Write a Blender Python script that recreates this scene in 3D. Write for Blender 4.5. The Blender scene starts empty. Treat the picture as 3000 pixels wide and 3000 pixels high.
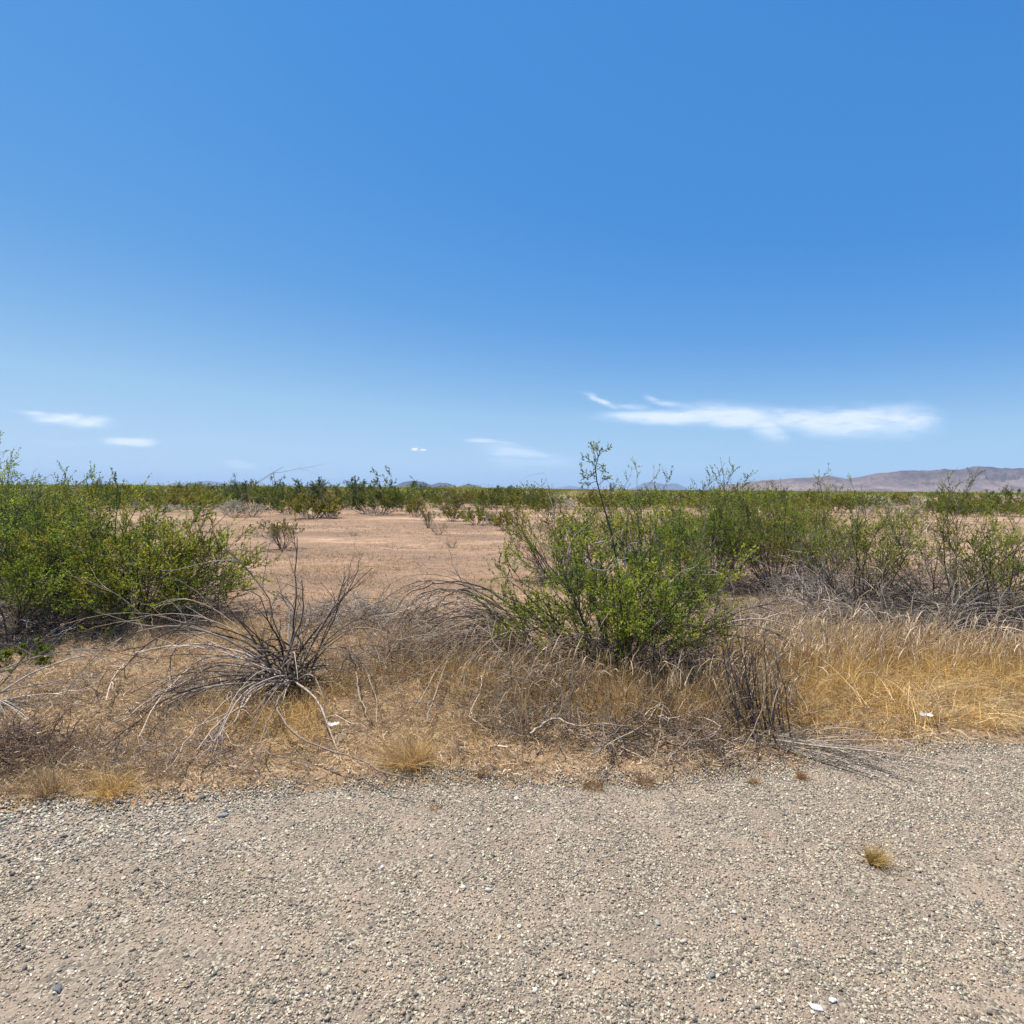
import bpy, math
import numpy as np
from mathutils import Vector, Matrix

SC = bpy.context.scene
COL = SC.collection

# ------------------------------------------------------------------ camera, sky, sun, exposure
PXW = 1932.0                 # pixel frame the photograph was measured in
FOC = 0.58 * PXW             # focal length in those pixels
CAM_H = 1.6
PITCH = math.atan(44.0 / FOC)
ROLL = 0.0078
cam_d = bpy.data.cameras.new("camera")
cam = bpy.data.objects.new("camera", cam_d)
COL.objects.link(cam)
CAM_R = (Matrix.Rotation(math.pi / 2 - PITCH, 3, 'X') @ Matrix.Rotation(ROLL, 3, 'Z'))
cam.matrix_world = Matrix.Translation((0, 0, CAM_H)) @ CAM_R.to_4x4()
cam_d.sensor_width = 36.0
cam_d.lens = 36.0 * 0.58
cam_d.clip_start = 0.05
cam_d.clip_end = 400000.0
SC.camera = cam

SUN_EL = math.radians(68)
SUN_AZ = math.radians(-58)   # measured from +Y (view direction) towards +X: sun high on the left, a little ahead
w = bpy.data.worlds.new("World")
SC.world = w
w.use_nodes = True
nt = w.node_tree
nt.nodes.clear()
sky = nt.nodes.new("ShaderNodeTexSky")
sky.sky_type = 'NISHITA'
sky.sun_disc = False
sky.sun_elevation = SUN_EL
sky.sun_rotation = SUN_AZ
sky.altitude = 400
sky.air_density = 1.0
sky.dust_density = 0.6
sky.ozone_density = 2.0
SKY_S = 0.10
bg = nt.nodes.new("ShaderNodeBackground")
bg.inputs['Strength'].default_value = SKY_S
# the sky's own brightness from the Sky Texture, its hue from a ramp: deep azure overhead to pale blue at the horizon
lum = nt.nodes.new("ShaderNodeRGBToBW")
lm = nt.nodes.new("ShaderNodeMath"); lm.operation = 'MULTIPLY'; lm.inputs[1].default_value = 0.12
cr = nt.nodes.new("ShaderNodeValToRGB")
pts_ = ((0.18, (0.024, 0.118, 0.355)), (0.21, (0.031, 0.142, 0.395)), (0.244, (0.038, 0.166, 0.432)), (0.303, (0.043, 0.180, 0.455)), (0.40, (0.080, 0.232, 0.490)),
        (0.60, (0.215, 0.375, 0.555)), (1.0, (0.385, 0.495, 0.61)))
el_ = cr.color_ramp.elements
while len(el_) < len(pts_): el_.new(0.5)
for e_, (p_, c_) in zip(el_, pts_):
    e_.position = p_; e_.color = (*c_, 1)
sc_ = nt.nodes.new("ShaderNodeVectorMath"); sc_.operation = 'SCALE'; sc_.inputs['Scale'].default_value = 1.0 / SKY_S
nt.links.new(sky.outputs[0], lum.inputs[0]); nt.links.new(lum.outputs[0], lm.inputs[0]); nt.links.new(lm.outputs[0], cr.inputs[0])
nt.links.new(cr.outputs[0], sc_.inputs[0])
wo = nt.nodes.new("ShaderNodeOutputWorld")
nt.links.new(sc_.outputs[0], bg.inputs['Color'])
nt.links.new(bg.outputs[0], wo.inputs['Surface'])

sun_d = bpy.data.lights.new("sun", 'SUN')
sun_d.energy = 5.0
sun_d.angle = math.radians(0.53)
sun_d.color = (1.0, 0.955, 0.88)
sun = bpy.data.objects.new("sun", sun_d)
COL.objects.link(sun)
SUN_DIR = Vector((math.sin(SUN_AZ) * math.cos(SUN_EL), math.cos(SUN_AZ) * math.cos(SUN_EL), math.sin(SUN_EL)))
sun.rotation_euler = SUN_DIR.to_track_quat('Z', 'Y').to_euler()

SC.view_settings.view_transform = 'Standard'
SC.view_settings.look = 'None'
SC.view_settings.gamma = 1.0
SC.view_settings.use_curve_mapping = False
SC.view_settings.exposure = 0.65
SC.render.engine = 'CYCLES'
cy = SC.cycles
cy.max_bounces = 5
cy.diffuse_bounces = 3
cy.glossy_bounces = 1
cy.transmission_bounces = 3
cy.volume_bounces = 0
cy.transparent_max_bounces = 8
cy.use_denoising = True
cy.denoiser = 'OPENIMAGEDENOISE'
cy.denoising_input_passes = 'RGB_ALBEDO_NORMAL'
cy.denoising_prefilter = 'ACCURATE'
SC.render.use_persistent_data = False

RNG = np.random.default_rng(20240611)


# ------------------------------------------------------------------ helpers
def unproject(x, y):
    d = CAM_R @ Vector(((x - PXW / 2) / FOC, -(y - PXW / 2) / FOC, -1.0))
    return d


def at(x, y, z=0.0):
    """the point of the ground seen at pixel x, y"""
    d = unproject(x, y)
    t = (z - CAM_H) / d.z
    return np.array((d.x * t, d.y * t, z))


def horizon(x):
    return 922.0 + (x - PXW / 2) * ROLL


def nrm(v):
    return v / np.maximum(np.linalg.norm(v, axis=-1, keepdims=True), 1e-9)


def _h(ix, iy, s):
    n = (ix.astype(np.int64) * 374761393 + iy.astype(np.int64) * 668265263 + s * 982451653) & 0x7fffffff
    n = ((n ^ (n >> 13)) * 1274126177) & 0x7fffffff
    n = (n ^ (n >> 16)) & 0xffff
    return n / 65535.0


def vnoise(x, y, s=0):
    x = np.asarray(x, float); y = np.asarray(y, float)
    ix = np.floor(x); iy = np.floor(y)
    fx = x - ix; fy = y - iy
    fx = fx * fx * (3 - 2 * fx); fy = fy * fy * (3 - 2 * fy)
    a = _h(ix, iy, s); b = _h(ix + 1, iy, s); c = _h(ix, iy + 1, s); d = _h(ix + 1, iy + 1, s)
    return (a * (1 - fx) + b * fx) * (1 - fy) + (c * (1 - fx) + d * fx) * fy


def fbm(x, y, s=0, o=4, g=0.5):
    t = 0; a = 1.0; n = 0
    for i in range(o):
        t = t + a * vnoise(np.asarray(x) * 2 ** i, np.asarray(y) * 2 ** i, s + i * 17)
        n += a; a *= g
    return t / n


def sstep(a, b, x):
    t = np.clip((np.asarray(x, float) - a) / (b - a), 0, 1)
    return t * t * (3 - 2 * t)


_ep = np.array([at(x, y)[:2] for x, y in ((-200, 1560), (0, 1522), (300, 1500), (600, 1474), (900, 1462), (1200, 1470),
                                          (1400, 1448), (1600, 1422), (1932, 1388), (2150, 1375))])


def edge_y(x):
    e = np.interp(x, _ep[:, 0], _ep[:, 1])
    return e + 0.10 * (fbm(np.asarray(x) * 2.2, np.zeros_like(np.asarray(x, float)), 5) - 0.5)


def gz(x, y):
    x = np.asarray(x, float); y = np.asarray(y, float)
    d = y - edge_y(x)
    m = sstep(0.0, 1.2, d) * (1 - sstep(60, 140, np.hypot(x, y)))
    near = 1 - sstep(9, 16, y)
    n = 0.09 * (fbm(x * 0.35, y * 0.35, 3, 2) - 0.5) + near * 0.06 * (fbm(x * 1.1, y * 1.1, 9, 2) - 0.5)
    return m * n


def ground(x, y):
    p = at(x, y)
    p[2] = float(gz(p[0], p[1]))
    return p


class Geo:
    """collects vertices, faces and one colour per vertex; becomes ONE mesh object"""
    def __init__(s):
        s.v = []; s.f4 = []; s.f3 = []; s.c = []; s.n = 0

    def add(s, v, c, f4=None, f3=None):
        v = np.asarray(v, np.float32).reshape(-1, 3)
        c = np.broadcast_to(np.asarray(c, np.float32), (len(v), 3))
        if f4 is not None: s.f4.append(np.asarray(f4, np.int32).reshape(-1, 4) + s.n)
        if f3 is not None: s.f3.append(np.asarray(f3, np.int32).reshape(-1, 3) + s.n)
        s.v.append(v); s.c.append(c); s.n += len(v)

    def tubes(s, P, R, C, S=4):
        N, K, _ = P.shape
        if N == 0: return
        T = np.gradient(P, axis=1); T = nrm(T)
        ref = np.broadcast_to(np.array((0.31, 0.52, 0.79)), T.shape)
        alt = np.broadcast_to(np.array((0.9, -0.4, 0.1)), T.shape)
        dot = np.abs((T * ref).sum(-1)).max(1)
        ref = np.where((dot > 0.9)[:, None, None], alt, ref)
        U = nrm(np.cross(T, ref)); W = np.cross(T, U)
        a = np.arange(S) * 2 * math.pi / S
        V = P[:, :, None, :] + R[:, :, None, None] * (np.cos(a)[None, None, :, None] * U[:, :, None, :] + np.sin(a)[None, None, :, None] * W[:, :, None, :])
        idx = np.arange(N * K * S).reshape(N, K, S)
        A = idx[:, :-1, :]; B = np.roll(idx, -1, 2)[:, :-1, :]; D = idx[:, 1:, :]; E = np.roll(idx, -1, 2)[:, 1:, :]
        F = np.stack((A, B, E, D), -1)
        C = np.asarray(C, float)
        if C.ndim == 2: C = np.broadcast_to(C[:, None, None, :], (N, K, S, 3))
        elif C.ndim == 3: C = np.broadcast_to(C[:, :, None, :], (N, K, S, 3))
        else: C = np.broadcast_to(C, (N, K, S, 3))
        s.add(V, C.reshape(-1, 3), f4=F)

    def leaves(s, O, D, L, Wd, C, rng, bend=0.25):
        """folded diamond leaves: O base, D direction, L length, Wd width"""
        N = len(O)
        if N == 0: return
        D = nrm(D)
        side = nrm(np.cross(D, rng.normal(size=(N, 3))))
        up = np.cross(D, side)
        mid = O + D * (L * 0.5)[:, None] + up * (L * bend * 0.3)[:, None]
        a = mid + side * (Wd * 0.5)[:, None]; b = mid - side * (Wd * 0.5)[:, None]
        tip = O + D * L[:, None]
        V = np.stack((O, a, tip, b), 1)
        F = np.arange(N * 4).reshape(N, 4)
        s.add(V, np.repeat(C, 4, 0), f4=F)

    def strips(s, P, Wd, C, rng):
        """flat blades along polylines P (N,K,3) with widths Wd (N,K)"""
        N, K, _ = P.shape
        T = nrm(np.gradient(P, axis=1))
        side = nrm(np.cross(T, np.broadcast_to(rng.normal(size=(N, 1, 3)), T.shape)))
        V = np.stack((P + side * Wd[:, :, None] * .5, P - side * Wd[:, :, None] * .5), 2)
        idx = np.arange(N * K * 2).reshape(N, K, 2)
        F = np.stack((idx[:, :-1, 0], idx[:, :-1, 1], idx[:, 1:, 1], idx[:, 1:, 0]), -1)
        C = np.asarray(C, float)
        if C.ndim == 2: C = np.broadcast_to(C[:, None, :], (N, K, 3))
        s.add(V, np.repeat(C.reshape(-1, 3), 2, 0), f4=F)

    def mesh(s, name, mat, smooth=False):
        me = bpy.data.meshes.new(name)
        V = np.concatenate(s.v); C = np.concatenate(s.c)
        f4 = np.concatenate(s.f4) if s.f4 else np.zeros((0, 4), np.int32)
        f3 = np.concatenate(s.f3) if s.f3 else np.zeros((0, 3), np.int32)
        me.vertices.add(len(V)); me.vertices.foreach_set("co", V.astype(np.float32).ravel())
        nl = f4.size + f3.size
        me.loops.add(nl)
        me.loops.foreach_set("vertex_index", np.concatenate((f4.ravel(), f3.ravel())).astype(np.int32))
        me.polygons.add(len(f4) + len(f3))
        st = np.concatenate((np.arange(len(f4)) * 4, f4.size + np.arange(len(f3)) * 3)).astype(np.int32)
        me.polygons.foreach_set("loop_start", st)
        if smooth: me.polygons.foreach_set("use_smooth", np.ones(len(st), bool))
        me.update(calc_edges=True)
        at_ = me.attributes.new("col", 'FLOAT_COLOR', 'POINT')
        rgba = np.ones((len(V), 4), np.float32); rgba[:, :3] = C
        at_.data.foreach_set("color", rgba.ravel())
        me.materials.append(mat)
        return me

    def build(s, name, mat, parent=None, smooth=False, loc=None):
        o = bpy.data.objects.new(name, s.mesh(name, mat, smooth))
        COL.objects.link(o)
        if parent: o.parent = parent
        if loc is not None: o.location = loc
        return o


def tag(o, label=None, cat=None, group=None, kind=None):
    if label: o['label'] = label
    if cat: o['category'] = cat
    if group: o['group'] = group
    if kind: o['kind'] = kind
    return o


def thing(name, loc, label, cat, group=None, rz=0.0):
    o = bpy.data.objects.new(name, None)
    o.empty_display_size = 0.2
    COL.objects.link(o)
    o.location = [float(v) for v in loc]
    o.rotation_euler = (0, 0, rz)
    return tag(o, label, cat, group)


def copy_thing(root, loc, rz, sc, label, group=None, sz=None):
    r = root.copy(); COL.objects.link(r)
    r.location = [float(v) for v in loc]; r.rotation_euler = (0, 0, rz); r.scale = (sc, sc, sz or sc)
    r['label'] = label
    if group: r['group'] = group
    elif 'group' in r: del r['group']
    for ch in list(root.children):
        c = ch.copy(); COL.objects.link(c); c.parent = r
    return r


# ------------------------------------------------------------------ materials
def new_mat(name):
    m = bpy.data.materials.new(name); m.use_nodes = True
    t = m.node_tree; t.nodes.clear()
    out = t.nodes.new("ShaderNodeOutputMaterial")
    return m, t, out


def N(t, kind, **kw):
    n = t.nodes.new(kind)
    for k, v in kw.items():
        if k in n.inputs: n.inputs[k].default_value = v
        else: setattr(n, k, v)
    return n


def attr_mat(name, rough=0.8, transl=0.0, spec=0.2, nscale=60.0, namt=0.25, bump=0.0, bscale=200.0, coord='Object', gain=0.84):
    """vertex colour x fine procedural noise; optional light through the leaf"""
    m, t, out = new_mat(name)
    a = N(t, "ShaderNodeAttribute"); a.attribute_name = "col"
    tc = N(t, "ShaderNodeTexCoord")
    no = N(t, "ShaderNodeTexNoise"); no.inputs['Scale'].default_value = nscale; no.inputs['Detail'].default_value = 3
    t.links.new(tc.outputs[coord], no.inputs['Vector'])
    mr = N(t, "ShaderNodeMapRange"); mr.inputs[1].default_value = .25; mr.inputs[2].default_value = .75
    mr.inputs[3].default_value = gain * (1 - namt); mr.inputs[4].default_value = gain * (1 + namt)
    t.links.new(no.outputs[0], mr.inputs[0])
    mx = N(t, "ShaderNodeMix", data_type='RGBA', blend_type='MULTIPLY'); mx.inputs[0].default_value = 1
    t.links.new(a.outputs['Color'], mx.inputs[6]); t.links.new(mr.outputs[0], mx.inputs[7])
    p = N(t, "ShaderNodeBsdfPrincipled"); p.inputs['Roughness'].default_value = rough
    p.inputs['Specular IOR Level'].default_value = spec
    t.links.new(mx.outputs[2], p.inputs['Base Color'])
    if bump:
        nb = N(t, "ShaderNodeTexNoise"); nb.inputs['Scale'].default_value = bscale
        t.links.new(tc.outputs[coord], nb.inputs['Vector'])
        b = N(t, "ShaderNodeBump"); b.inputs['Strength'].default_value = bump; b.inputs['Distance'].default_value = 0.003
        t.links.new(nb.outputs[0], b.inputs['Height']); t.links.new(b.outputs[0], p.inputs['Normal'])
    if transl:
        tr = N(t, "ShaderNodeBsdfTranslucent")
        t.links.new(mx.outputs[2], tr.inputs['Color'])
        ms = N(t, "ShaderNodeMixShader"); ms.inputs[0].default_value = transl
        t.links.new(p.outputs[0], ms.inputs[1]); t.links.new(tr.outputs[0], ms.inputs[2])
        t.links.new(ms.outputs[0], out.inputs['Surface'])
    else:
        t.links.new(p.outputs[0], out.inputs['Surface'])
    return m


M_LEAF = attr_mat("creosote_leaf", rough=0.55, transl=0.48, spec=0.15, gain=1.08, nscale=3.0, namt=0.25)
M_FARLEAF = attr_mat("far_scrub_leaf", rough=0.7, transl=0.35, gain=1.0, spec=0.15, nscale=1.5, namt=0.25)
M_BARK = attr_mat("dry_bark", rough=0.85, spec=0.15, nscale=45, namt=0.35, bump=0.5, bscale=160)
M_GRASS = attr_mat("dry_grass_blade", rough=0.6, transl=0.3, spec=0.25, nscale=8, namt=0.3)
M_STONE = attr_mat("gravel_stone", rough=0.85, spec=0.2, nscale=150, namt=0.3, bump=0.4, bscale=500)
M_PAPER = attr_mat("scrap_paper", rough=0.7, transl=0.2, spec=0.2, nscale=30, namt=0.08)


def ramp(t, pts):
    r = N(t, "ShaderNodeValToRGB")
    e = r.color_ramp.elements
    while len(e) < len(pts): e.new(0.5)
    for q, (p, c) in zip(e, pts):
        q.position = p; q.color = (*c, 1)
    return r


def noise_node(t, vec, scale, detail=4, rough=0.55):
    n = N(t, "ShaderNodeTexNoise")
    n.inputs['Scale'].default_value = scale; n.inputs['Detail'].default_value = detail; n.inputs['Roughness'].default_value = rough
    t.links.new(vec, n.inputs['Vector'])
    return n.outputs[0]


def mixc(t, fac, a, b, blend='MIX'):
    m = N(t, "ShaderNodeMix", data_type='RGBA', blend_type=blend)
    for v, i in ((fac, 0), (a, 6), (b, 7)):
        if isinstance(v, (int, float)): m.inputs[i].default_value = v
        elif isinstance(v, tuple): m.inputs[i].default_value = (*v, 1)
        else: t.links.new(v, m.inputs[i])
    return m.outputs[2]


def maprange(t, v, a, b, c=0.0, d=1.0):
    m = N(t, "ShaderNodeMapRange")
    t.links.new(v, m.inputs[0])
    for i, k in enumerate((a, b, c, d)): m.inputs[i + 1].default_value = k
    return m.outputs[0]


def ground_material():
    m, t, out = new_mat("desert_soil")
    tc = N(t, "ShaderNodeTexCoord"); V = tc.outputs['Object']
    mp = N(t, "ShaderNodeMapping"); mp.inputs['Scale'].default_value = (0.55, 1.0, 1.0)
    t.links.new(V, mp.inputs['Vector'])
    big = noise_node(t, mp.outputs[0], 0.22, 5, 0.6)
    c = ramp(t, ((0.36, (0.235, 0.155, 0.102)), (0.46, (0.365, 0.228, 0.142)), (0.55, (0.475, 0.297, 0.184)), (0.64, (0.70, 0.48, 0.31))))
    t.links.new(big, c.inputs[0])
    mid = noise_node(t, mp.outputs[0], 2.4, 5, 0.65)
    col = mixc(t, maprange(t, mid, 0.35, 0.68, 0, 0.9), c.outputs[0], (0.25, 0.172, 0.115))
    dash = noise_node(t, mp.outputs[0], 11, 3, 0.7)
    col = mixc(t, maprange(t, dash, 0.52, 0.68, 0, 0.75), col, (0.185, 0.128, 0.088))
    fine = noise_node(t, V, 38, 4, 0.7)
    col = mixc(t, 1.0, col, mixc(t, maprange(t, fine, 0.3, 0.7), (0.58, 0.575, 0.58), (1.02, 1.005, 0.975)), 'MULTIPLY')
    # browner, litter-stained earth on the verge (from the gravel to about 7 m away)
    a = N(t, "ShaderNodeAttribute"); a.attribute_name = "col"
    soil = ramp(t, ((0.3, (0.24, 0.158, 0.088)), (0.55, (0.37, 0.245, 0.14)), (0.75, (0.52, 0.35, 0.205))))
    t.links.new(noise_node(t, V, 2.6, 5, 0.65), soil.inputs[0])
    sp = N(t, "ShaderNodeSeparateColor"); t.links.new(a.outputs['Color'], sp.inputs[0])
    col = mixc(t, sp.outputs[0], col, mixc(t, 1.0, soil.outputs[0], (0.84, 0.84, 0.82), 'MULTIPLY'))
    p = N(t, "ShaderNodeBsdfPrincipled"); p.inputs['Roughness'].default_value = 0.95; p.inputs['Specular IOR Level'].default_value = 0.1
    t.links.new(col, p.inputs['Base Color'])
    b = N(t, "ShaderNodeBump"); b.inputs['Strength'].default_value = 0.7; b.inputs['Distance'].default_value = 0.02
    t.links.new(noise_node(t, V, 22, 6, 0.7), b.inputs['Height']); t.links.new(b.outputs[0], p.inputs['Normal'])
    t.links.new(p.outputs[0], out.inputs['Surface'])
    return m


def gravel_material():
    m, t, out = new_mat("gravel_bed")
    tc = N(t, "ShaderNodeTexCoord"); V = tc.outputs['Object']
    v = N(t, "ShaderNodeTexVoronoi"); v.inputs['Scale'].default_value = 105; t.links.new(V, v.inputs['Vector'])
    sp = N(t, "ShaderNodeSeparateColor"); t.links.new(v.outputs['Color'], sp.inputs[0])
    c = ramp(t, ((0.0, (0.13, 0.12, 0.11)), (0.25, (0.24, 0.205, 0.165)), (0.55, (0.37, 0.30, 0.225)), (0.8, (0.52, 0.44, 0.34)), (1.0, (0.68, 0.61, 0.50))))
    t.links.new(sp.outputs[0], c.inputs[0])
    sand = ramp(t, ((0.35, (0.24, 0.195, 0.155)), (0.65, (0.37, 0.285, 0.215))))
    t.links.new(noise_node(t, V, 3.0, 4), sand.inputs[0])
    k = maprange(t, noise_node(t, V, 6.0, 5, 0.65), 0.42, 0.60)
    col = mixc(t, k, mixc(t, 1.0, c.outputs[0], (0.66, 0.64, 0.60), 'MULTIPLY'), mixc(t, 1.0, sand.outputs[0], (0.84, 0.82, 0.78), 'MULTIPLY'))
    p = N(t, "ShaderNodeBsdfPrincipled"); p.inputs['Roughness'].default_value = 0.9; p.inputs['Specular IOR Level'].default_value = 0.15
    t.links.new(col, p.inputs['Base Color'])
    b = N(t, "ShaderNodeBump"); b.inputs['Strength'].default_value = 1.0; b.inputs['Distance'].default_value = 0.006; b.invert = True
    t.links.new(v.outputs['Distance'], b.inputs['Height']); t.links.new(b.outputs[0], p.inputs['Normal'])
    t.links.new(p.outputs[0], out.inputs['Surface'])
    return m


def rock_material(name, a, b, c):
    m, t, out = new_mat(name)
    tc = N(t, "ShaderNodeTexCoord"); V = tc.outputs['Object']
    r = ramp(t, ((0.36, a), (0.5, b), (0.66, c)))
    t.links.new(noise_node(t, V, 0.0022, 7, 0.65), r.inputs[0])
    sp = maprange(t, noise_node(t, V, 0.02, 4, 0.7), 0.35, 0.65, 0.75, 1.2)
    col = mixc(t, 1.0, r.outputs[0], sp, 'MULTIPLY')
    # rocky varnished crests over paler outwash slopes
    sx = N(t, "ShaderNodeSeparateXYZ"); t.links.new(V, sx.inputs[0])
    hz = N(t, "ShaderNodeMath", operation='ADD'); t.links.new(sx.outputs[2], hz.inputs[0])
    t.links.new(maprange(t, noise_node(t, V, 0.0011, 5, 0.6), 0.3, 0.7, -190, 190), hz.inputs[1])
    col = mixc(t, maprange(t, hz.outputs[0], 60, 420), mixc(t, 1.0, col, (1.45, 1.38, 1.30), 'MULTIPLY'), mixc(t, 1.0, col, (0.72, 0.70, 0.74), 'MULTIPLY'))
    p = N(t, "ShaderNodeBsdfPrincipled"); p.inputs['Roughness'].default_value = 0.95; p.inputs['Specular IOR Level'].default_value = 0.05
    t.links.new(col, p.inputs['Base Color'])
    t.links.new(p.outputs[0], out.inputs['Surface'])
    return m


def cloud_material():
    m, t, out = new_mat("thin_cloud")
    a = N(t, "ShaderNodeAttribute"); a.attribute_name = "col"
    sp = N(t, "ShaderNodeSeparateColor"); t.links.new(a.outputs['Color'], sp.inputs[0])
    d = N(t, "ShaderNodeBsdfDiffuse"); d.inputs['Color'].default_value = (0.68, 0.68, 0.69, 1)
    tl = N(t, "ShaderNodeBsdfTranslucent"); tl.inputs['Color'].default_value = (0.68, 0.68, 0.69, 1)
    ms = N(t, "ShaderNodeMixShader"); ms.inputs[0].default_value = 0.75
    t.links.new(d.outputs[0], ms.inputs[1]); t.links.new(tl.outputs[0], ms.inputs[2])
    tr = N(t, "ShaderNodeBsdfTransparent")
    m2 = N(t, "ShaderNodeMixShader")
    t.links.new(sp.outputs[0], m2.inputs[0]); t.links.new(tr.outputs[0], m2.inputs[1]); t.links.new(ms.outputs[0], m2.inputs[2])
    t.links.new(m2.outputs[0], out.inputs['Surface'])
    return m


# ------------------------------------------------------------------ the ground, the gravel, the mountains
def build_ground():
    nx, ny = 460, 520
    u = np.linspace(-1, 1, nx)
    xs = 1.6 * np.sinh(u * math.asinh(64000 / 1.6))
    v = np.linspace(-0.25, 1, ny)
    ys = 4.5 + 1.4 * np.sinh(v * math.asinh(62000 / 1.4) + 0.0)
    X, Y = np.meshgrid(xs, ys, indexing='ij')
    Z = gz(X, Y)
    d = Y - edge_y(X)
    wob = 2.2 * (fbm(X * 0.6, Y * 0.6, 41, 3) - 0.5)
    right = sstep(1.0, 4.0, X) * 1.4
    verge = 1 - sstep(2.9 + right, 4.8 + right, d + wob)
    C = np.zeros(X.shape + (3,)); C[..., 0] = verge
    idx = np.arange(nx * ny).reshape(nx, ny)
    F = np.stack((idx[:-1, :-1], idx[1:, :-1], idx[1:, 1:], idx[:-1, 1:]), -1)
    g = Geo(); g.add(np.stack((X, Y, Z), -1), C.reshape(-1, 3), f4=F)
    tag(g.build("ground", ground_material(), smooth=True), kind='structure')
    # gravel shoulder: a sheet just above the earth, its far edge ragged
    xs = np.linspace(-14, 14, 420); vs = np.linspace(0, 1, 60)
    X = np.repeat(xs[:, None], 60, 1)
    E = edge_y(xs)[:, None] + 0.05 + 0.10 * (fbm(xs * 6, xs * 0, 77, 3)[:, None] - 0.5)
    Y = -9 + (E + 9) * vs[None, :]
    Z = np.full_like(X, 0.006); Z[:, -1] = -0.012
    idx = np.arange(X.size).reshape(X.shape)
    F = np.stack((idx[:-1, :-1], idx[1:, :-1], idx[1:, 1:], idx[:-1, 1:]), -1)
    g = Geo(); g.add(np.stack((X, Y, Z), -1), (1, 1, 1), f4=F)
    tag(g.build("gravel_road", gravel_material()), kind='structure')


build_ground()


def range_mesh(name, prof, D, depth, mat, seed, rough=0.35, na=260, nd=70):
    """a mountain range: ridge line at distance D through the profile, spurs and gullies in front of and behind it"""
    prof = np.array(prof, float)
    px = np.linspace(prof[0, 0], prof[-1, 0], na)
    py = np.interp(px, prof[:, 0], prof[:, 1])
    # soften the interpolated profile and roughen it a little
    hh = np.maximum(horizon(px) - py, 0) / FOC
    k = np.ones(3) / 3
    hh = np.convolve(np.pad(hh, 1, mode='edge'), k, 'valid')
    dirs = np.array([list(unproject(a, horizon(a))) for a in px]); dirs[:, 2] = 0
    dirs /= dirs[:, 1:2]
    s = np.linspace(-1, 1, nd)
    A = px[:, None] * np.ones(nd)[None]; S = np.ones(na)[:, None] * s[None]
    Dd = D + depth * S
    X = dirs[:, 0][:, None] * Dd; Y = Dd
    base = 1 - np.abs(S) ** 1.15
    n1 = 1 - np.abs(2 * fbm(X / depth * 5.5 + 3, Y / depth * 2.2, seed, 5, 0.55) - 1) * 2.2
    n2 = fbm(X / depth * 7, Y / depth * 5, seed + 7, 4)
    amp = 4 * np.abs(S) * (1 - np.abs(S))
    H = hh[:, None] * D * (base * (1 - rough * amp * (1 - np.clip(n1, 0, 1))) + 0.16 * (n2 - 0.5) * amp + 0.05 * (fbm(X / depth * 18, Y / depth * 16, seed + 9, 3) - 0.5))
    Z = np.maximum(H, 0) - 2.0 * (H <= 0.5)
    Z += (CAM_H) * base
    idx = np.arange(na * nd).reshape(na, nd)
    F = np.stack((idx[:-1, :-1], idx[1:, :-1], idx[1:, 1:], idx[:-1, 1:]), -1)
    g = Geo(); g.add(np.stack((X, Y, Z), -1), (1, 1, 1), f4=F)
    return tag(g.build(name, mat, smooth=True), kind='structure')


M_ROCK = rock_material("desert_range_rock", (0.078, 0.061, 0.06), (0.13, 0.101, 0.094), (0.20, 0.158, 0.138))
M_ROCK2 = rock_material("far_range_hazed_rock", (0.030, 0.034, 0.042), (0.042, 0.045, 0.054), (0.058, 0.060, 0.068))  # dark rock with some of the distance haze's blue put into its colour
range_mesh("mountain", [(1345, 923), (1355, 917), (1368, 913), (1385, 914), (1415, 909), (1438, 905.6), (1465, 905), (1495, 902), (1535, 900),
                        (1565, 897), (1595, 903), (1618, 900), (1648, 894), (1688, 889), (1718, 886.5), (1755, 888), (1781, 883.5), (1808, 885.6),
                        (1835, 880), (1868, 879), (1888, 883), (1932, 883), (1990, 879), (2060, 884), (2150, 893), (2260, 900), (2400, 915), (2450, 925)],
           13000, 2400, M_ROCK, 11, rough=0.8, na=620, nd=110)
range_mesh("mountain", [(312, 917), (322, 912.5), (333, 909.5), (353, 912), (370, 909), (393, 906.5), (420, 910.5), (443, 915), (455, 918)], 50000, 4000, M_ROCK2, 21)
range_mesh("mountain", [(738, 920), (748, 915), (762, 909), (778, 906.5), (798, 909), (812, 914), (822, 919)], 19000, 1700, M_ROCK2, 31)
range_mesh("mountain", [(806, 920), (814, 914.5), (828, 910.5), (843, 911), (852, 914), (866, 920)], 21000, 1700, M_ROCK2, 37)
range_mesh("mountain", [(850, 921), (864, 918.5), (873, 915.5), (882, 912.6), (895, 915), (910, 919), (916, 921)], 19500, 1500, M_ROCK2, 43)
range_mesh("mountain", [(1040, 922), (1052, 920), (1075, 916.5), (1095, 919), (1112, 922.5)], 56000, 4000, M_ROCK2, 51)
range_mesh("mountain", [(1185, 923), (1199, 919), (1213, 912), (1226, 908.5), (1240, 911), (1256, 914), (1266, 911.5), (1279, 912.5), (1288, 917), (1300, 923)], 52000, 4000, M_ROCK2, 57)

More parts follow.
